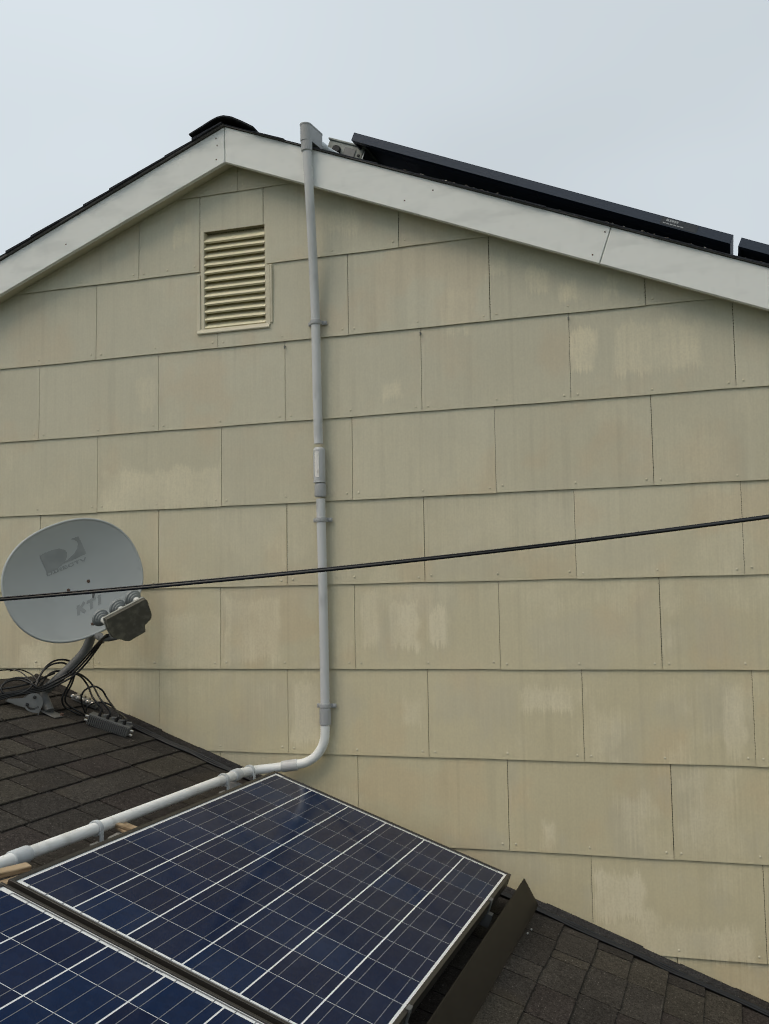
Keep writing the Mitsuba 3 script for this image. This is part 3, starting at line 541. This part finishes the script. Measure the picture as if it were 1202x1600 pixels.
# ---------------------------------------------------------------- solar panels on the lower roof
PO = np.array([0.9562, -0.2176, -2.4707]); PR = np.array([0.938232, -0.002542, 0.345997, 0.002789, 0.999996, -0.000215, -0.345995, 0.001166, 0.938235]).reshape(3, 3)
PU, MU, MW = 0.15982, 0.01020, 0.01986; PV = 0.1585
GU, GV = 0.0048, 0.0034
def solar_panel(v0, label, mark):
    t = thing('solar_panel', label, 'solar panel', 'blue solar panels on the lower roof')
    # local: x down the slope, y = minus the distance from the wall end, z off the glass
    M = frame(PO - PR[:, 1] * v0, PR[:, 0], PR[:, 1], PR[:, 2])
    W, Hh, lip = 2 * MU + 6 * PU, 2 * MW + 10 * PV, 0.0095
    add = lambda nm, m, b, p=t, **k: obj(nm, put(m, M), b, p, **k)
    for a in ((-lip, W + lip, 0.0, lip), (-lip, W + lip, -Hh - lip, -Hh)): add('frame_bar', cbox(a[0], a[1], a[2], a[3], -0.040, 0.0015, 0.0008), 'bronze_frame')
    for a in ((-lip, 0.003), (W - 0.0035, W + lip)): add('frame_bar', cbox(a[0], a[1], -Hh + 0.0002, -0.0002, -0.040, 0.0013, 0.0008), 'bronze_frame')
    add('backsheet', box(0.0001, W - 0.0001, -Hh + 0.0003, -0.0003, -0.0075, -0.0030), 'backsheet')
    for i in range(6):
        for j in range(10):
            x0, y0 = MU + i * PU + GU / 2, -(MW + j * PV) - GV / 2
            add('cell', box(x0, x0 + PU - GU, y0 - (PV - GV), y0, -0.0029, -0.0022), f'solar_cell_{rng.choice([0, 1, 2, 3], p=mark)}')
        for q in (1 / 6, 0.5, 5 / 6):
            xb = MU + i * PU + GU / 2 + q * (PU - GU)
            add('busbar', box(xb - 0.0009, xb + 0.0009, -Hh + MW * 0.35, -MW * 0.35, -0.0021, -0.0018), 'ribbon')
    for y in (-MW * 0.40, -Hh + MW * 0.40): add('end_ribbon', box(MU + 0.03, W - MU - 0.03, y - 0.0022, y + 0.0022, -0.0017, -0.0014), 'ribbon')
    return t, M, W, Hh
p1, M1, W1, H1 = solar_panel(0.0, 'large blue solar panel on the lower roof with one end by the beige wall', [0.42, 0.18, 0.30, 0.10])
G2 = H1 + 0.043
p2, M2, W2, H2 = solar_panel(G2, 'second blue solar panel in the bottom left corner, nearest the viewer', [0.12, 0.42, 0.06, 0.40])
pr = [put(meshkit.text_mesh('ABS 24', 0.006, 0.0002), frame((0.415, -0.0125, -0.0013), (1, 0, 0), (0, 1, 0), (0, 0, 1)))] if False else [box(0.40 + 0.006 * k, 0.404 + 0.006 * k, -0.0145, -0.0095 + 0.001 * (k % 2), -0.0013, -0.0011) for k in range(6)] + [box(0.445 + 0.005 * k, 0.448 + 0.005 * k, -0.0135, -0.0105, -0.0013, -0.0011) for k in range(7)]
lab = obj('serial_print', put(cat(pr), M2), 'black_frame', p2); tag(lab, 'tiny dark serial print on the white panel margin')
# rails under the panels, with their end showing past the lower edge
for k, (v0, M, W, p) in enumerate(((0.33, M1, W1, p1), (1.30, M1, W1, p1), (0.33, M2, W2, p2), (1.30, M2, W2, p2))):
    def ibar(x0, x1): return [box(x0, x1, -v0 - 0.016, -v0 + 0.016, -0.0455, -0.0415), box(x0, x1, -v0 - 0.016, -v0 + 0.016, -0.085, -0.081), box(x0, x1, -v0 - 0.0155, -v0 - 0.0125, -0.0809, -0.0456), box(x0, x1, -v0 + 0.0125, -v0 + 0.0155, -0.0809, -0.0456), box(x0, x1, -v0 - 0.0124, -v0 + 0.0124, -0.066, -0.063)]
    obj('rail', put(cat(ibar(0.02, W + 0.028)), M), 'mast_paint', p)
    obj('end_clamp', put(cat([box(W + 0.0098, W + 0.013, -v0 - 0.014, -v0 + 0.014, -0.040, 0.0030), box(W + 0.001, W + 0.013, -v0 - 0.014, -v0 + 0.014, 0.0032, 0.0052)]), M), 'mast_paint', p)
    for x in (0.2, 0.75): obj('rail_foot', put(cat([box(x - 0.02, x + 0.02, -v0 + 0.0165, -v0 + 0.022, -0.128, -0.05), box(x - 0.02, x + 0.02, -v0 + 0.0225, -v0 + 0.07, -0.128, -0.122)]), M), 'galvanised', p)
# array skirt along the lower edge
sk = thing('array_skirt', 'long dark brown metal skirt board along the lower edge of the solar panels', 'panel skirt')
tw, bw_ = np.array([1.9100, -0.120]), np.array([1.9480, -0.045])
def sk_pt(x, y, h): return np.array([x, y, RZ - RS * x]) + RN * h
xa, xb_ = 0.0066, 0.0086
pts = []
for y0, dx in ((0, 0), (-3.35, 0.027)):
    yt, yb = (-0.120, -0.035) if y0 == 0 else (y0, y0)
    pts.append([sk_pt(1.874 + dx, yt, 0.118), sk_pt(1.877 + dx, yt, 0.116), sk_pt(1.945 + dx, yb, 0.018), sk_pt(1.942 + dx, yb, 0.018)])
v = np.array(pts).reshape(-1, 3); f = []
for j in range(4):
    a, b_ = j, (j + 1) % 4; f += [(a, b_, 4 + b_), (a, 4 + b_, 4 + a)]
f += [(0, 2, 1), (0, 3, 2), (4, 5, 6), (4, 6, 7)]
sm = trimesh.Trimesh(v, f, process=False); trimesh.repair.fix_normals(sm)
obj('board', sm, 'skirt_paint', sk)
for x, y in ((1.9598, -0.3343), (1.9641, -0.2834)): obj('clip', put(cbox(-0.003, 0.003, -0.005, 0.005, 0.008, 0.013, 0.001), RM(x, y)), 'horn_grey', sk)

# ---------------------------------------------------------------- satellite dish
dish = thing('satellite_dish', 'grey satellite dish with faded lettering on a bent mast on the lower roof ridge', 'satellite dish')
DC = np.array([0.1325, -0.3548, -1.6922]); DN = np.array([0.82006, -0.55490, 0.13996]); DA = np.array([0.47744, 0.79822, 0.36728]); DB = np.array([-0.31553, -0.23437, 0.91952])
HA, HB, DEPTH, EXPO = 0.301, 0.238, 0.048, 2.25
def rim_r(phi): return 1.0 / (abs(math.cos(phi)) ** EXPO + abs(math.sin(phi)) ** EXPO) ** (1 / EXPO)
def dish_w(a, b):
    a, b = np.asarray(a, float) / HA, np.asarray(b, float) / HB
    return DEPTH * ((np.abs(a) ** EXPO + np.abs(b) ** EXPO) ** (2 / EXPO) - 1)
def dpt(a, b, w): return DC + np.multiply.outer(a, DA) + np.multiply.outer(b, DB) + np.multiply.outer(w, DN)
NR, NP = 30, 120
front, back = [], []
for i in range(NR + 1):
    for j in range(NP):
        ph = 2 * math.pi * j / NP; r = (i / NR) * rim_r(ph); a, b = HA * r * math.cos(ph), HB * r * math.sin(ph); w = DEPTH * ((i / NR) ** 2 - 1)
        front.append(dpt(a, b, w)); back.append(dpt(a, b, w - 0.003))
v = np.array(front + back); nf = len(front); f = []
for i in range(NR):
    for j in range(NP):
        a, b, c, d = i * NP + j, i * NP + (j + 1) % NP, (i + 1) * NP + (j + 1) % NP, (i + 1) * NP + j
        f += [(a, d, c), (a, c, b), (nf + a, nf + c, nf + d), (nf + a, nf + b, nf + c)]
obj('reflector', trimesh.Trimesh(v, f, process=False), 'dish_paint', dish, smooth=30)
rim = [dpt(HA * rim_r(p) * math.cos(p), HB * rim_r(p) * math.sin(p), -0.004) for p in np.linspace(0, 2 * math.pi, 97)]
obj('rim', tube(rim, 0.0058, 8, cap=False), 'dish_paint', dish, smooth=50)
def on_dish(m, rise=0.0016):
    """Lays flat lettering given in dish coordinates (a, b) onto the reflector."""
    v, f = trimesh.remesh.subdivide_to_size(np.array(m.vertices), np.array(m.faces), 0.008)
    w = dish_w(v[:, 0], v[:, 1]) + rise * (v[:, 2] > 1e-5)
    return trimesh.Trimesh(dpt(v[:, 0], v[:, 1], w), f, process=False)
def px2ab(x, y): return None
def flat(pts): return trimesh.creation.extrude_polygon(sg.Polygon(pts).buffer(0), 0.001, engine='earcut')
LOGO_D = [(-0.0873, 0.1441), (-0.0635, 0.1478), (-0.0286, 0.1474), (0.0043, 0.1415), (0.0227, 0.1297), (0.0279, 0.1150), (0.0217, 0.0989), (0.0065, 0.0841), (-0.0148, 0.0741), (-0.0415, 0.0676), (-0.0658, 0.0659), (-0.0828, 0.0671), (-0.0839, 0.0903), (-0.0855, 0.1149)]
LOGO_S = [(0.0969, 0.1593), (0.1029, 0.1197), (0.1044, 0.0805), (0.0593, 0.0783), (0.0257, 0.0777), (-0.0125, 0.0790), (0.0213, 0.0875), (0.0538, 0.0991), (0.0758, 0.1138), (0.0859, 0.1303), (0.0849, 0.1441), (0.0769, 0.1530), (0.0639, 0.1603), (0.0805, 0.1609)]
obj('emblem', on_dish(cat([flat(LOGO_D), flat(LOGO_S)])), 'dish_logo', dish)
def lettering(text, height, o, e, bold, width, up=None):
    m = meshkit.text_mesh(text, height, 0.001, bold); v = np.array(m.vertices); ex = unit(e); ey = np.array([-ex[1], ex[0]]) if up is None else unit(up)
    x = (v[:, 0] - v[:, 0].min()) * width / np.ptp(v[:, 0])
    m.vertices = np.c_[o[0] + x * ex[0] + v[:, 1] * ey[0], o[1] + x * ex[1] + v[:, 1] * ey[1], v[:, 2]]
    return m
obj('lettering', on_dish(lettering('DIRECTV', 0.0135, (-0.0867, 0.0561), (1.0000, -0.0055), True, 0.185)), 'dish_logo', dish)
T2O, T2E, T2U = np.array([-0.0438, -0.1414]), np.array([0.9993, 0.0385]), np.array([0.44296, 0.89654])
strokes = [[(0.0065, 0.0), (0.0065, 0.043)], [(0.009, 0.017), (0.036, 0.043)], [(0.016, 0.024), (0.038, 0.0)], [(0.048, 0.0365), (0.090, 0.0365)], [(0.069, 0.0), (0.069, 0.036)], [(0.1085, 0.0), (0.1085, 0.043)]]
word = shapely.union_all([sg.LineString(q).buffer(0.0066, cap_style='flat') for q in strokes])
kti = [sg.Polygon([tuple(T2O + T2E * a + T2U * b) for a, b in q.exterior.coords]) for q in word.geoms]
obj('lettering', on_dish(cat([trimesh.creation.extrude_polygon(q if q.exterior.is_ccw else q.reverse(), 0.001, engine='earcut') for q in kti])), 'dish_logo', dish)
for a, b in ((0.0679, -0.0294), (-0.0048, -0.1982), (-0.0269, -0.0309)):
    o = dpt(a, b, float(dish_w(a, b))); obj('bolt', put(lathe([(0, 0.004), (0.006, 0.003), (0.0075, 0)], 12), look(o, DN)), 'rusty_metal', dish, smooth=40)
# feed arm, LNB block with three horns
LC = np.array([0.4631, -0.4986, -1.8520]); LA = np.array([0.52951, 0.61430, 0.58502]); LB_ = np.array([-0.01858, -0.68108, 0.73198]); LN = np.array([0.84810, -0.39846, -0.34922])
ML = frame(LC, LA, LB_, LN)                                    # x along the block, y up, z towards the viewer (away from the dish)
out2 = [(-0.0827, 0.0756), (0.0907, 0.0400), (0.0932, 0.0270), (0.0832, -0.0405), (0.0714, -0.0530), (0.0409, -0.0588), (0.0350, -0.0682), (0.0325, -0.0838), (0.0253, -0.0856), (-0.0441, -0.0733), (-0.0595, -0.0580), (-0.0649, -0.0485), (-0.0917, -0.0137), (-0.0911, 0.0331)]
blk = trimesh.creation.extrude_polygon(sg.Polygon(out2).buffer(-0.006).buffer(0.006, 6), 0.028, engine='earcut')
lnb = obj('lnb_block', put(blk, ML), 'lnb_plastic', dish)
lip = sg.Polygon(out2).buffer(0.002, 4).difference(sg.Polygon(out2).buffer(-0.0015))
obj('edge_band', put(trimesh.creation.extrude_polygon(max(getattr(lip, 'geoms', [lip]), key=lambda q: q.area), 0.007, engine='earcut'), ML @ frame((0, 0, 0.004), (1, 0, 0), (0, 1, 0), (0, 0, 1))), 'lnb_edge', lnb)
for a, b in ((-0.0766, 0.0445), (0.0004, 0.0344), (0.0714, 0.0252)):
    hm = ML @ frame((a, b, 0.0), (1, 0, 0), (0, -1, 0), (0, 0, -1))
    h = obj('feed_horn', put(lathe([(0, 0), (0.0135, 0), (0.0135, 0.038), (0, 0.038)], 20), hm), 'horn_white', lnb, smooth=40)
    obj('bell', put(lathe([(0.0136, 0.026), (0.0215, 0.028), (0.0215, 0.033), (0.0275, 0.035), (0.0275, 0.041), (0.0335, 0.043), (0.0355, 0.050), (0.0335, 0.052), (0.018, 0.050), (0, 0.049)], 24), hm), 'horn_grey', h, smooth=30)
arm = spline([(0.4215, -0.4911, -1.9212), (0.3662, -0.4670, -1.9293), (0.2835, -0.4012, -1.9317), (0.1794, -0.2775, -1.9234), (0.1290, -0.2143, -1.9069)], 8)
obj('feed_arm', tube(arm, 0.0125, 12), 'mast_paint', dish, smooth=40)
obj('arm_clamp', put(cbox(-0.010, 0.010, -0.018, 0.018, -0.018, 0.018, 0.003), look(np.array([0.2835, -0.4013, -1.9330]), unit(arm[-1] - arm[-4]))), 'mast_paint', dish)
mast = spline([(-0.0804, -0.3215, -2.1716), (-0.0486, -0.2962, -2.1472), (-0.0038, -0.2667, -2.1016), (0.0417, -0.2376, -2.0502), (0.0824, -0.2192, -2.0005), (0.1063, -0.2130, -1.9525), (0.1158, -0.2109, -1.9043), (0.1195, -0.2189, -1.8395), (0.1181, -0.2313, -1.7854)], 10)
obj('mast', tube(mast, 0.0205, 18), 'mast_paint', dish, smooth=40)
obj('back_bracket', hull(np.vstack([mast[-1] + d for d in rng.uniform(-0.045, 0.045, (40, 3))])), 'mast_paint', dish)
FO = np.array([-0.0108, -0.3312, -2.2459])
MF = RM(FO[0], FO[1])
obj('foot_plate', put(cat([cbox(-0.030, 0.055, -0.035, 0.03, 0.007, 0.011, 0.001)]), MF), 'galvanised', dish)
obj('post', rod(FO + RN * 0.011, np.array([-0.0602, -0.3062, -2.1649]), 0.0215, 16), 'mast_paint', dish, smooth=40)
PVT = np.array([-0.0343, -0.4018, -2.1919]); PVN = unit(np.array([0.7007, -0.7087, 0.0824]))
ear = sg.Point(0, 0).buffer(0.038, 24).union(sg.Polygon([(-0.004, -0.034), (0.014, -0.078), (0.026, -0.078), (0.030, -0.05), (0.038, 0)])).union(sg.Polygon([(-0.037, 0.012), (-0.100, -0.004), (-0.104, -0.014), (-0.030, -0.026)]))
slot = sg.LineString([(0.026 * math.cos(a), 0.026 * math.sin(a)) for a in np.radians(np.linspace(200, 325, 14))]).buffer(0.0042)
em = put(trimesh.creation.extrude_polygon(ear.difference(slot), 0.004, engine='earcut'), look(PVT, PVN, (0.8027, 0.5476, -0.2361)))
piv = obj('pivot_plate', em, 'galvanised', dish)
em2 = put(trimesh.creation.extrude_polygon(ear.difference(slot), 0.004, engine='earcut'), look(PVT - PVN * 0.055, PVN, (0.8027, 0.5476, -0.2361)))
obj('pivot_plate', em2, 'galvanised', dish)
obj('pivot_bolt', put(lathe([(0, 0.010), (0.006, 0.009), (0.007, 0)], 12), look(PVT + PVN * 0.0042 + look(PVT, PVN, (0.8027, 0.5476, -0.2361))[:3, 1] * 0.022, PVN)), 'black_rubber', piv, smooth=40)
obj('pivot_bolt', put(lathe([(0, 0.010), (0.006, 0.009), (0.007, 0)], 12), look(PVT + PVN * 0.0042 + look(PVT, PVN, (0.8027, 0.5476, -0.2361))[:3, :3] @ np.array([-0.022, -0.012, 0]), PVN)), 'black_rubber', piv, smooth=40)
obj('lag_bolt', put(lathe([(0, 0.010), (0.007, 0.009), (0.008, 0)], 8), RM(FO[0] - 0.035, FO[1] - 0.02, 0.011)), 'rusty_metal', dish, smooth=40)
obj('lag_bolt', put(lathe([(0, 0.010), (0.007, 0.009), (0.008, 0)], 8), RM(FO[0] + 0.045, FO[1] + 0.02, 0.011)), 'rusty_metal', dish, smooth=40)
obj('mast_socket', hull(np.vstack([[PVT - PVN * k + d for d in (np.array([0, 0, 0.02]), np.array([0.02, 0, -0.055]), np.array([-0.02, 0, -0.02]), np.array([0.02, 0.01, 0.0]))] for k in (0.006, 0.05)])), 'mast_paint', dish)

# ---------------------------------------------------------------- multiswitch, ground block and their cables
ms = thing('multiswitch', 'finned grey aluminium cable switch lying on the lower roof below the dish', 'cable switch')
MM = RM(0.1190, -0.2595, 0.0, 0.288)
L_, D_, H_ = 0.180, 0.050, 0.040
obj('body', put(cbox(0, L_, 0, D_, 0.008, 0.008 + H_, 0.002), MM), 'mast_paint', ms)
for k in range(21):
    x = 0.004 + k * (L_ - 0.012) / 20
    obj('fin', put(box(x, x + 0.0036, -0.016, -0.0005, 0.008, 0.008 + H_ - 0.003), MM), 'galvanised', ms)
for sx in (0, 1):
    for h in (0.010, 0.028): obj('mounting_ear', put(cbox(-0.016 if sx == 0 else L_ + 0.0005, -0.0005 if sx == 0 else L_ + 0.016, 0.006, 0.020, h, h + 0.009, 0.002), MM), 'bright_metal', ms)
PORTS = [MM @ np.array([x, 0.016, 0.008 + H_, 1]) for x in (0.040, 0.076, 0.113, 0.149)]
for q in PORTS: obj('port', put(lathe([(0, 0.014), (0.0068, 0.014), (0.0068, 0.0), (0.008, 0.0)], 12), look(q[:3] + RN * 0.0004, RN)), 'black_rubber', ms, smooth=40)
for x in (0.050, 0.085, 0.120, 0.150): obj('connector', put(lathe([(0, 0.024), (0.005, 0.024), (0.005, 0.010), (0.0062, 0.009), (0.0062, 0.0)], 10), look((MM @ np.array([x, 0.040, 0.0485, 1]))[:3], MM[:3, :3] @ unit((1, 0.2, 0.35)))), 'galvanised', ms, smooth=40)
gbk = thing('ground_block', 'row of shiny cable connectors on a grounding block by the wall behind the switch', 'grounding block')
MG = RM(-0.0283, -0.0598, 0.0, 0.12)
obj('bar', put(cbox(-0.055, 0.060, -0.010, 0.010, 0.020, 0.034, 0.002), MG), 'galvanised', gbk)
obj('base', put(cbox(-0.06, 0.065, -0.006, 0.014, 0.008, 0.0198, 0.002), MG), 'galvanised', gbk)
for k in range(5):
    for s in (-1, 1): obj('connector', put(lathe([(0, 0.030), (0.0045, 0.030), (0.0045, 0.018), (0.0068, 0.017), (0.0068, 0.0)], 10), look((MG @ np.array([-0.046 + 0.024 * k, s * 0.0102, 0.027, 1]))[:3], MG[:3, :3] @ np.array([0, s, 0.25]))), 'bright_metal', gbk, smooth=40)
def cable(label, pts, r=0.0041, group=None, name='coaxial_cable', n=8):
    k = obj(name, tube(spline(pts, n), r, 8), 'cable_black', None, smooth=60); tag(k, label, 'cable', group)
cable('black cable on the left of the bundle tied under the dish mast', [(0.3708, -0.4991, -1.9155), (0.2950, -0.4300, -1.9432), (0.2053, -0.3469, -1.9809), (0.1109, -0.2804, -2.0329), (0.0574, -0.2834, -2.0762), (0.0088, -0.3072, -2.1062), (-0.0276, -0.3475, -2.1309), (-0.0600, -0.3966, -2.1406), (-0.0933, -0.4347, -2.1485), (-0.1294, -0.4881, -2.1562), (-0.1701, -0.5339, -2.1674)])
cable('black cable in the middle of the bundle tied under the dish mast', [(0.3739, -0.4972, -1.9156), (0.2999, -0.4268, -1.9434), (0.2105, -0.3438, -1.9857), (0.1175, -0.2764, -2.0395), (0.0641, -0.2795, -2.0844), (0.0154, -0.3033, -2.1144), (-0.0212, -0.3435, -2.1375), (-0.0537, -0.3926, -2.1464), (-0.0931, -0.4349, -2.1532), (-0.1290, -0.4886, -2.1638), (-0.1697, -0.5344, -2.1750)])
cable('black cable on the right of the bundle tied under the dish mast', [(0.3770, -0.4952, -1.9157), (0.3049, -0.4236, -1.9435), (0.2157, -0.3406, -1.9906), (0.1241, -0.2725, -2.0461), (0.0707, -0.2756, -2.0926), (0.0221, -0.2994, -2.1226), (-0.0147, -0.3395, -2.1441), (-0.0473, -0.3885, -2.1522), (-0.0928, -0.4352, -2.1578), (-0.1285, -0.4891, -2.1714), (-0.1692, -0.5348, -2.1825)])
cable('thin black cable arching down from the mast to the first port of the switch', [(0.0468, -0.2906, -2.0757), (0.0604, -0.2695, -2.0798), (0.0721, -0.2269, -2.0991), (0.0755, -0.1800, -2.1405), (0.1399, -0.2401, -2.1851), (0.1788, -0.2328, -2.2317), (0.1717, -0.2328, -2.2505)])
cable('thin black cable arching down from the mast to the second port of the switch', [(0.0487, -0.2888, -2.0705), (0.0645, -0.2665, -2.0774), (0.0774, -0.2114, -2.1003), (0.0876, -0.1602, -2.1421), (0.1680, -0.2312, -2.1884), (0.2111, -0.2225, -2.2439), (0.2040, -0.2225, -2.2626)])
cable('black cable making a high round loop over the switch to its third port', [(0.0489, -0.1395, -2.2719), (0.0397, -0.1542, -2.2433), (0.0397, -0.1734, -2.1981), (0.0545, -0.1720, -2.1629), (0.0846, -0.1507, -2.1470), (0.1087, -0.1247, -2.1641), (0.1253, -0.1062, -2.2038), (0.2443, -0.2120, -2.2564), (0.2372, -0.2120, -2.2751)])
cable('black cable making a low flat loop over the switch to its fourth port', [(0.0234, -0.1202, -2.2717), (0.0339, -0.1217, -2.2414), (0.0585, -0.1155, -2.2227), (0.0973, -0.1019, -2.2195), (0.1296, -0.0831, -2.2347), (0.1489, -0.0736, -2.2586), (0.2738, -0.2018, -2.2760), (0.2695, -0.2018, -2.2872)])
cable('inner black cable looping from the mast to the left end of the switch', [(0.0634, -0.2785, -2.0659), (0.0684, -0.2767, -2.0872), (0.0461, -0.2711, -2.1275), (0.0215, -0.2669, -2.1625), (0.0089, -0.2665, -2.1919), (0.0104, -0.2505, -2.2227), (0.0294, -0.2278, -2.2436), (0.0533, -0.2076, -2.2601), (0.0675, -0.1818, -2.2749)])
cable('outer black cable looping from the mast to the left end of the switch', [(0.0659, -0.2768, -2.0660), (0.0735, -0.2733, -2.0875), (0.0546, -0.2653, -2.1279), (0.0300, -0.2611, -2.1630), (0.0189, -0.2594, -2.1904), (0.0184, -0.2439, -2.2127), (0.0375, -0.2214, -2.2356), (0.0616, -0.2013, -2.2543), (0.0673, -0.1815, -2.2717)])
cable('upper of the two black cables arching over the ridge left of the mast', [(-0.0477, -0.3754, -2.1427), (-0.0448, -0.3582, -2.1128), (-0.0477, -0.3329, -2.0807), (-0.0380, -0.2987, -2.0461), (-0.0207, -0.2609, -2.0286), (0.0042, -0.2195, -2.0326), (0.0197, -0.1864, -2.0565)])
cable('lower of the two black cables arching over the ridge left of the mast', [(-0.0515, -0.3786, -2.1476), (-0.0488, -0.3613, -2.1152), (-0.0400, -0.3264, -2.0680), (-0.0234, -0.2883, -2.0441), (0.0009, -0.2467, -2.0416), (0.0182, -0.2121, -2.0628)])
cable('thick black cable bent close under the mast', [(-0.0752, -0.3967, -2.1540), (-0.0476, -0.3498, -2.1345), (-0.0499, -0.2861, -2.0923), (-0.0347, -0.2496, -2.0763), (-0.0126, -0.2224, -2.0810), (0.0138, -0.2055, -2.0956)], r=0.0045)
cable('black cable coiled in two turns on the ridge at the left edge', [(-0.1869, -0.4935, -2.1434), (-0.1520, -0.4512, -2.1186), (-0.1455, -0.4194, -2.1005), (-0.1202, -0.3870, -2.0926), (-0.0858, -0.3745, -2.0986), (-0.0549, -0.3784, -2.1190), (-0.0668, -0.4083, -2.1451), (-0.1027, -0.4426, -2.1577), (-0.1305, -0.4628, -2.1483), (-0.1456, -0.4596, -2.1256), (-0.1392, -0.4276, -2.1050), (-0.1099, -0.3924, -2.0999), (-0.0611, -0.3827, -2.1161), (-0.0342, -0.3770, -2.1320)])
cable('black cable lying straight across the coil at the left edge', [(-0.1968, -0.5007, -2.1377), (-0.1521, -0.4590, -2.1334), (-0.1065, -0.4173, -2.1264), (-0.0689, -0.3635, -2.1151), (-0.0406, -0.3166, -2.0951), (-0.0272, -0.2693, -2.0828)])
cable('lower black cable running out of the picture at the left edge', [(-0.1893, -0.5099, -2.1598), (-0.1451, -0.4679, -2.1506), (-0.1054, -0.4309, -2.1459), (-0.0721, -0.3801, -2.1346), (-0.0564, -0.3292, -2.1100)])
cable('thin black cable along the top of the ridge at the left edge', [(-0.2810, -0.3954, -2.0715), (-0.2441, -0.3407, -2.0662), (-0.2199, -0.2970, -2.0666), (-0.1830, -0.2948, -2.0734), (-0.1335, -0.3098, -2.0961), (-0.0922, -0.3316, -2.1233)], r=0.0028)
cable('thin black cable crossing the ridge beside the coil', [(-0.2359, -0.2843, -2.0716), (-0.2311, -0.2305, -2.0707), (-0.2173, -0.1963, -2.0836), (-0.1837, -0.1978, -2.0998), (-0.1288, -0.2108, -2.1366), (-0.0842, -0.1556, -2.1465)], r=0.0028)
cable('black cable nearest the wall in the bundle along the foot of the gable', [(0.2696, -0.1838, -2.3193), (0.1434, -0.0240, -2.2890), (0.1953, -0.0600, -2.3054), (0.2718, -0.0600, -2.3327), (0.4060, -0.0600, -2.3866), (0.5009, -0.0600, -2.4192), (0.5918, -0.0600, -2.4541), (0.7367, -0.0600, -2.5108), (1.1664, -0.0600, -2.6687), (1.5961, -0.0600, -2.8329), (1.9644, -0.0600, -2.9715), (2.0869, -0.0600, -3.0148), (2.2073, -0.0600, -3.0636), (2.3170, -0.0600, -3.1028), (2.4302, -0.0600, -3.1445), (2.5188, -0.0600, -3.1811), (2.7591, -0.0600, -3.2680), (3.1437, -0.0861, -3.4139)], r=0.0048, n=6)
cable('middle black cable in the bundle along the foot of the gable', [(0.2675, -0.1762, -2.3185), (0.1614, -0.0532, -2.2987), (0.1960, -0.0690, -2.3070), (0.2792, -0.0690, -2.3403), (0.4262, -0.0720, -2.3965), (0.5108, -0.0725, -2.4251), (0.5913, -0.0690, -2.4587), (0.7467, -0.0690, -2.5159), (1.1745, -0.0690, -2.6750), (1.6023, -0.0690, -2.8394), (1.9689, -0.0690, -2.9743), (2.0878, -0.0690, -3.0194), (2.2089, -0.0690, -3.0674), (2.3189, -0.0690, -3.1051), (2.4304, -0.0690, -3.1495), (2.5191, -0.0690, -3.1832), (2.7582, -0.0690, -3.2701), (3.1407, -0.1238, -3.4175)], r=0.0048, n=6)
cable('outer black cable in the bundle along the foot of the gable', [(0.2654, -0.1685, -2.3177), (0.1612, -0.0527, -2.2986), (0.2072, -0.0780, -2.3141), (0.3011, -0.0780, -2.3530), (0.4335, -0.0851, -2.4004), (0.5110, -0.0780, -2.4291), (0.6047, -0.0818, -2.4673), (0.7617, -0.0780, -2.5228), (1.1852, -0.0780, -2.6838), (1.6088, -0.0780, -2.8443), (1.9718, -0.0780, -2.9774), (2.0886, -0.0780, -3.0246), (2.2115, -0.0780, -3.0698), (2.3201, -0.0780, -3.1087), (2.4305, -0.0780, -3.1538), (2.5197, -0.0780, -3.1845), (2.7575, -0.0780, -3.2741), (3.1381, -0.1236, -3.4198)], r=0.0048, n=6)

# ---------------------------------------------------------------- overhead service cable
A, B = np.array([1.3814, -2.4480, -1.7745]), np.array([2.7652, -2.1342, -1.6556])
tpar = np.linspace(-5.5, 6.5, 900); base = A + np.outer(tpar, B - A); base[:, 2] -= 0.010 * (1 - (2 * tpar - 1) ** 2).clip(-3, 1)
oc = thing('overhead_cable', 'black overhead service cable crossing in front of the gable wall and the dish', 'cable')
obj('conductor', tube(base, 0.0030, 8), 'cable_black', oc, smooth=60)
ph = tpar * 9.0; cdir = unit(B - A); s1 = unit(np.cross(cdir, (0, 0, 1))); s2 = np.cross(s1, cdir)
obj('messenger_wire', tube(base + 0.0042 * (np.outer(np.cos(ph) * 0.5, s1) + np.outer(0.87 + 0.13 * np.sin(ph * 0.7), s2)), 0.0014, 6), 'cable_black', oc, smooth=60)
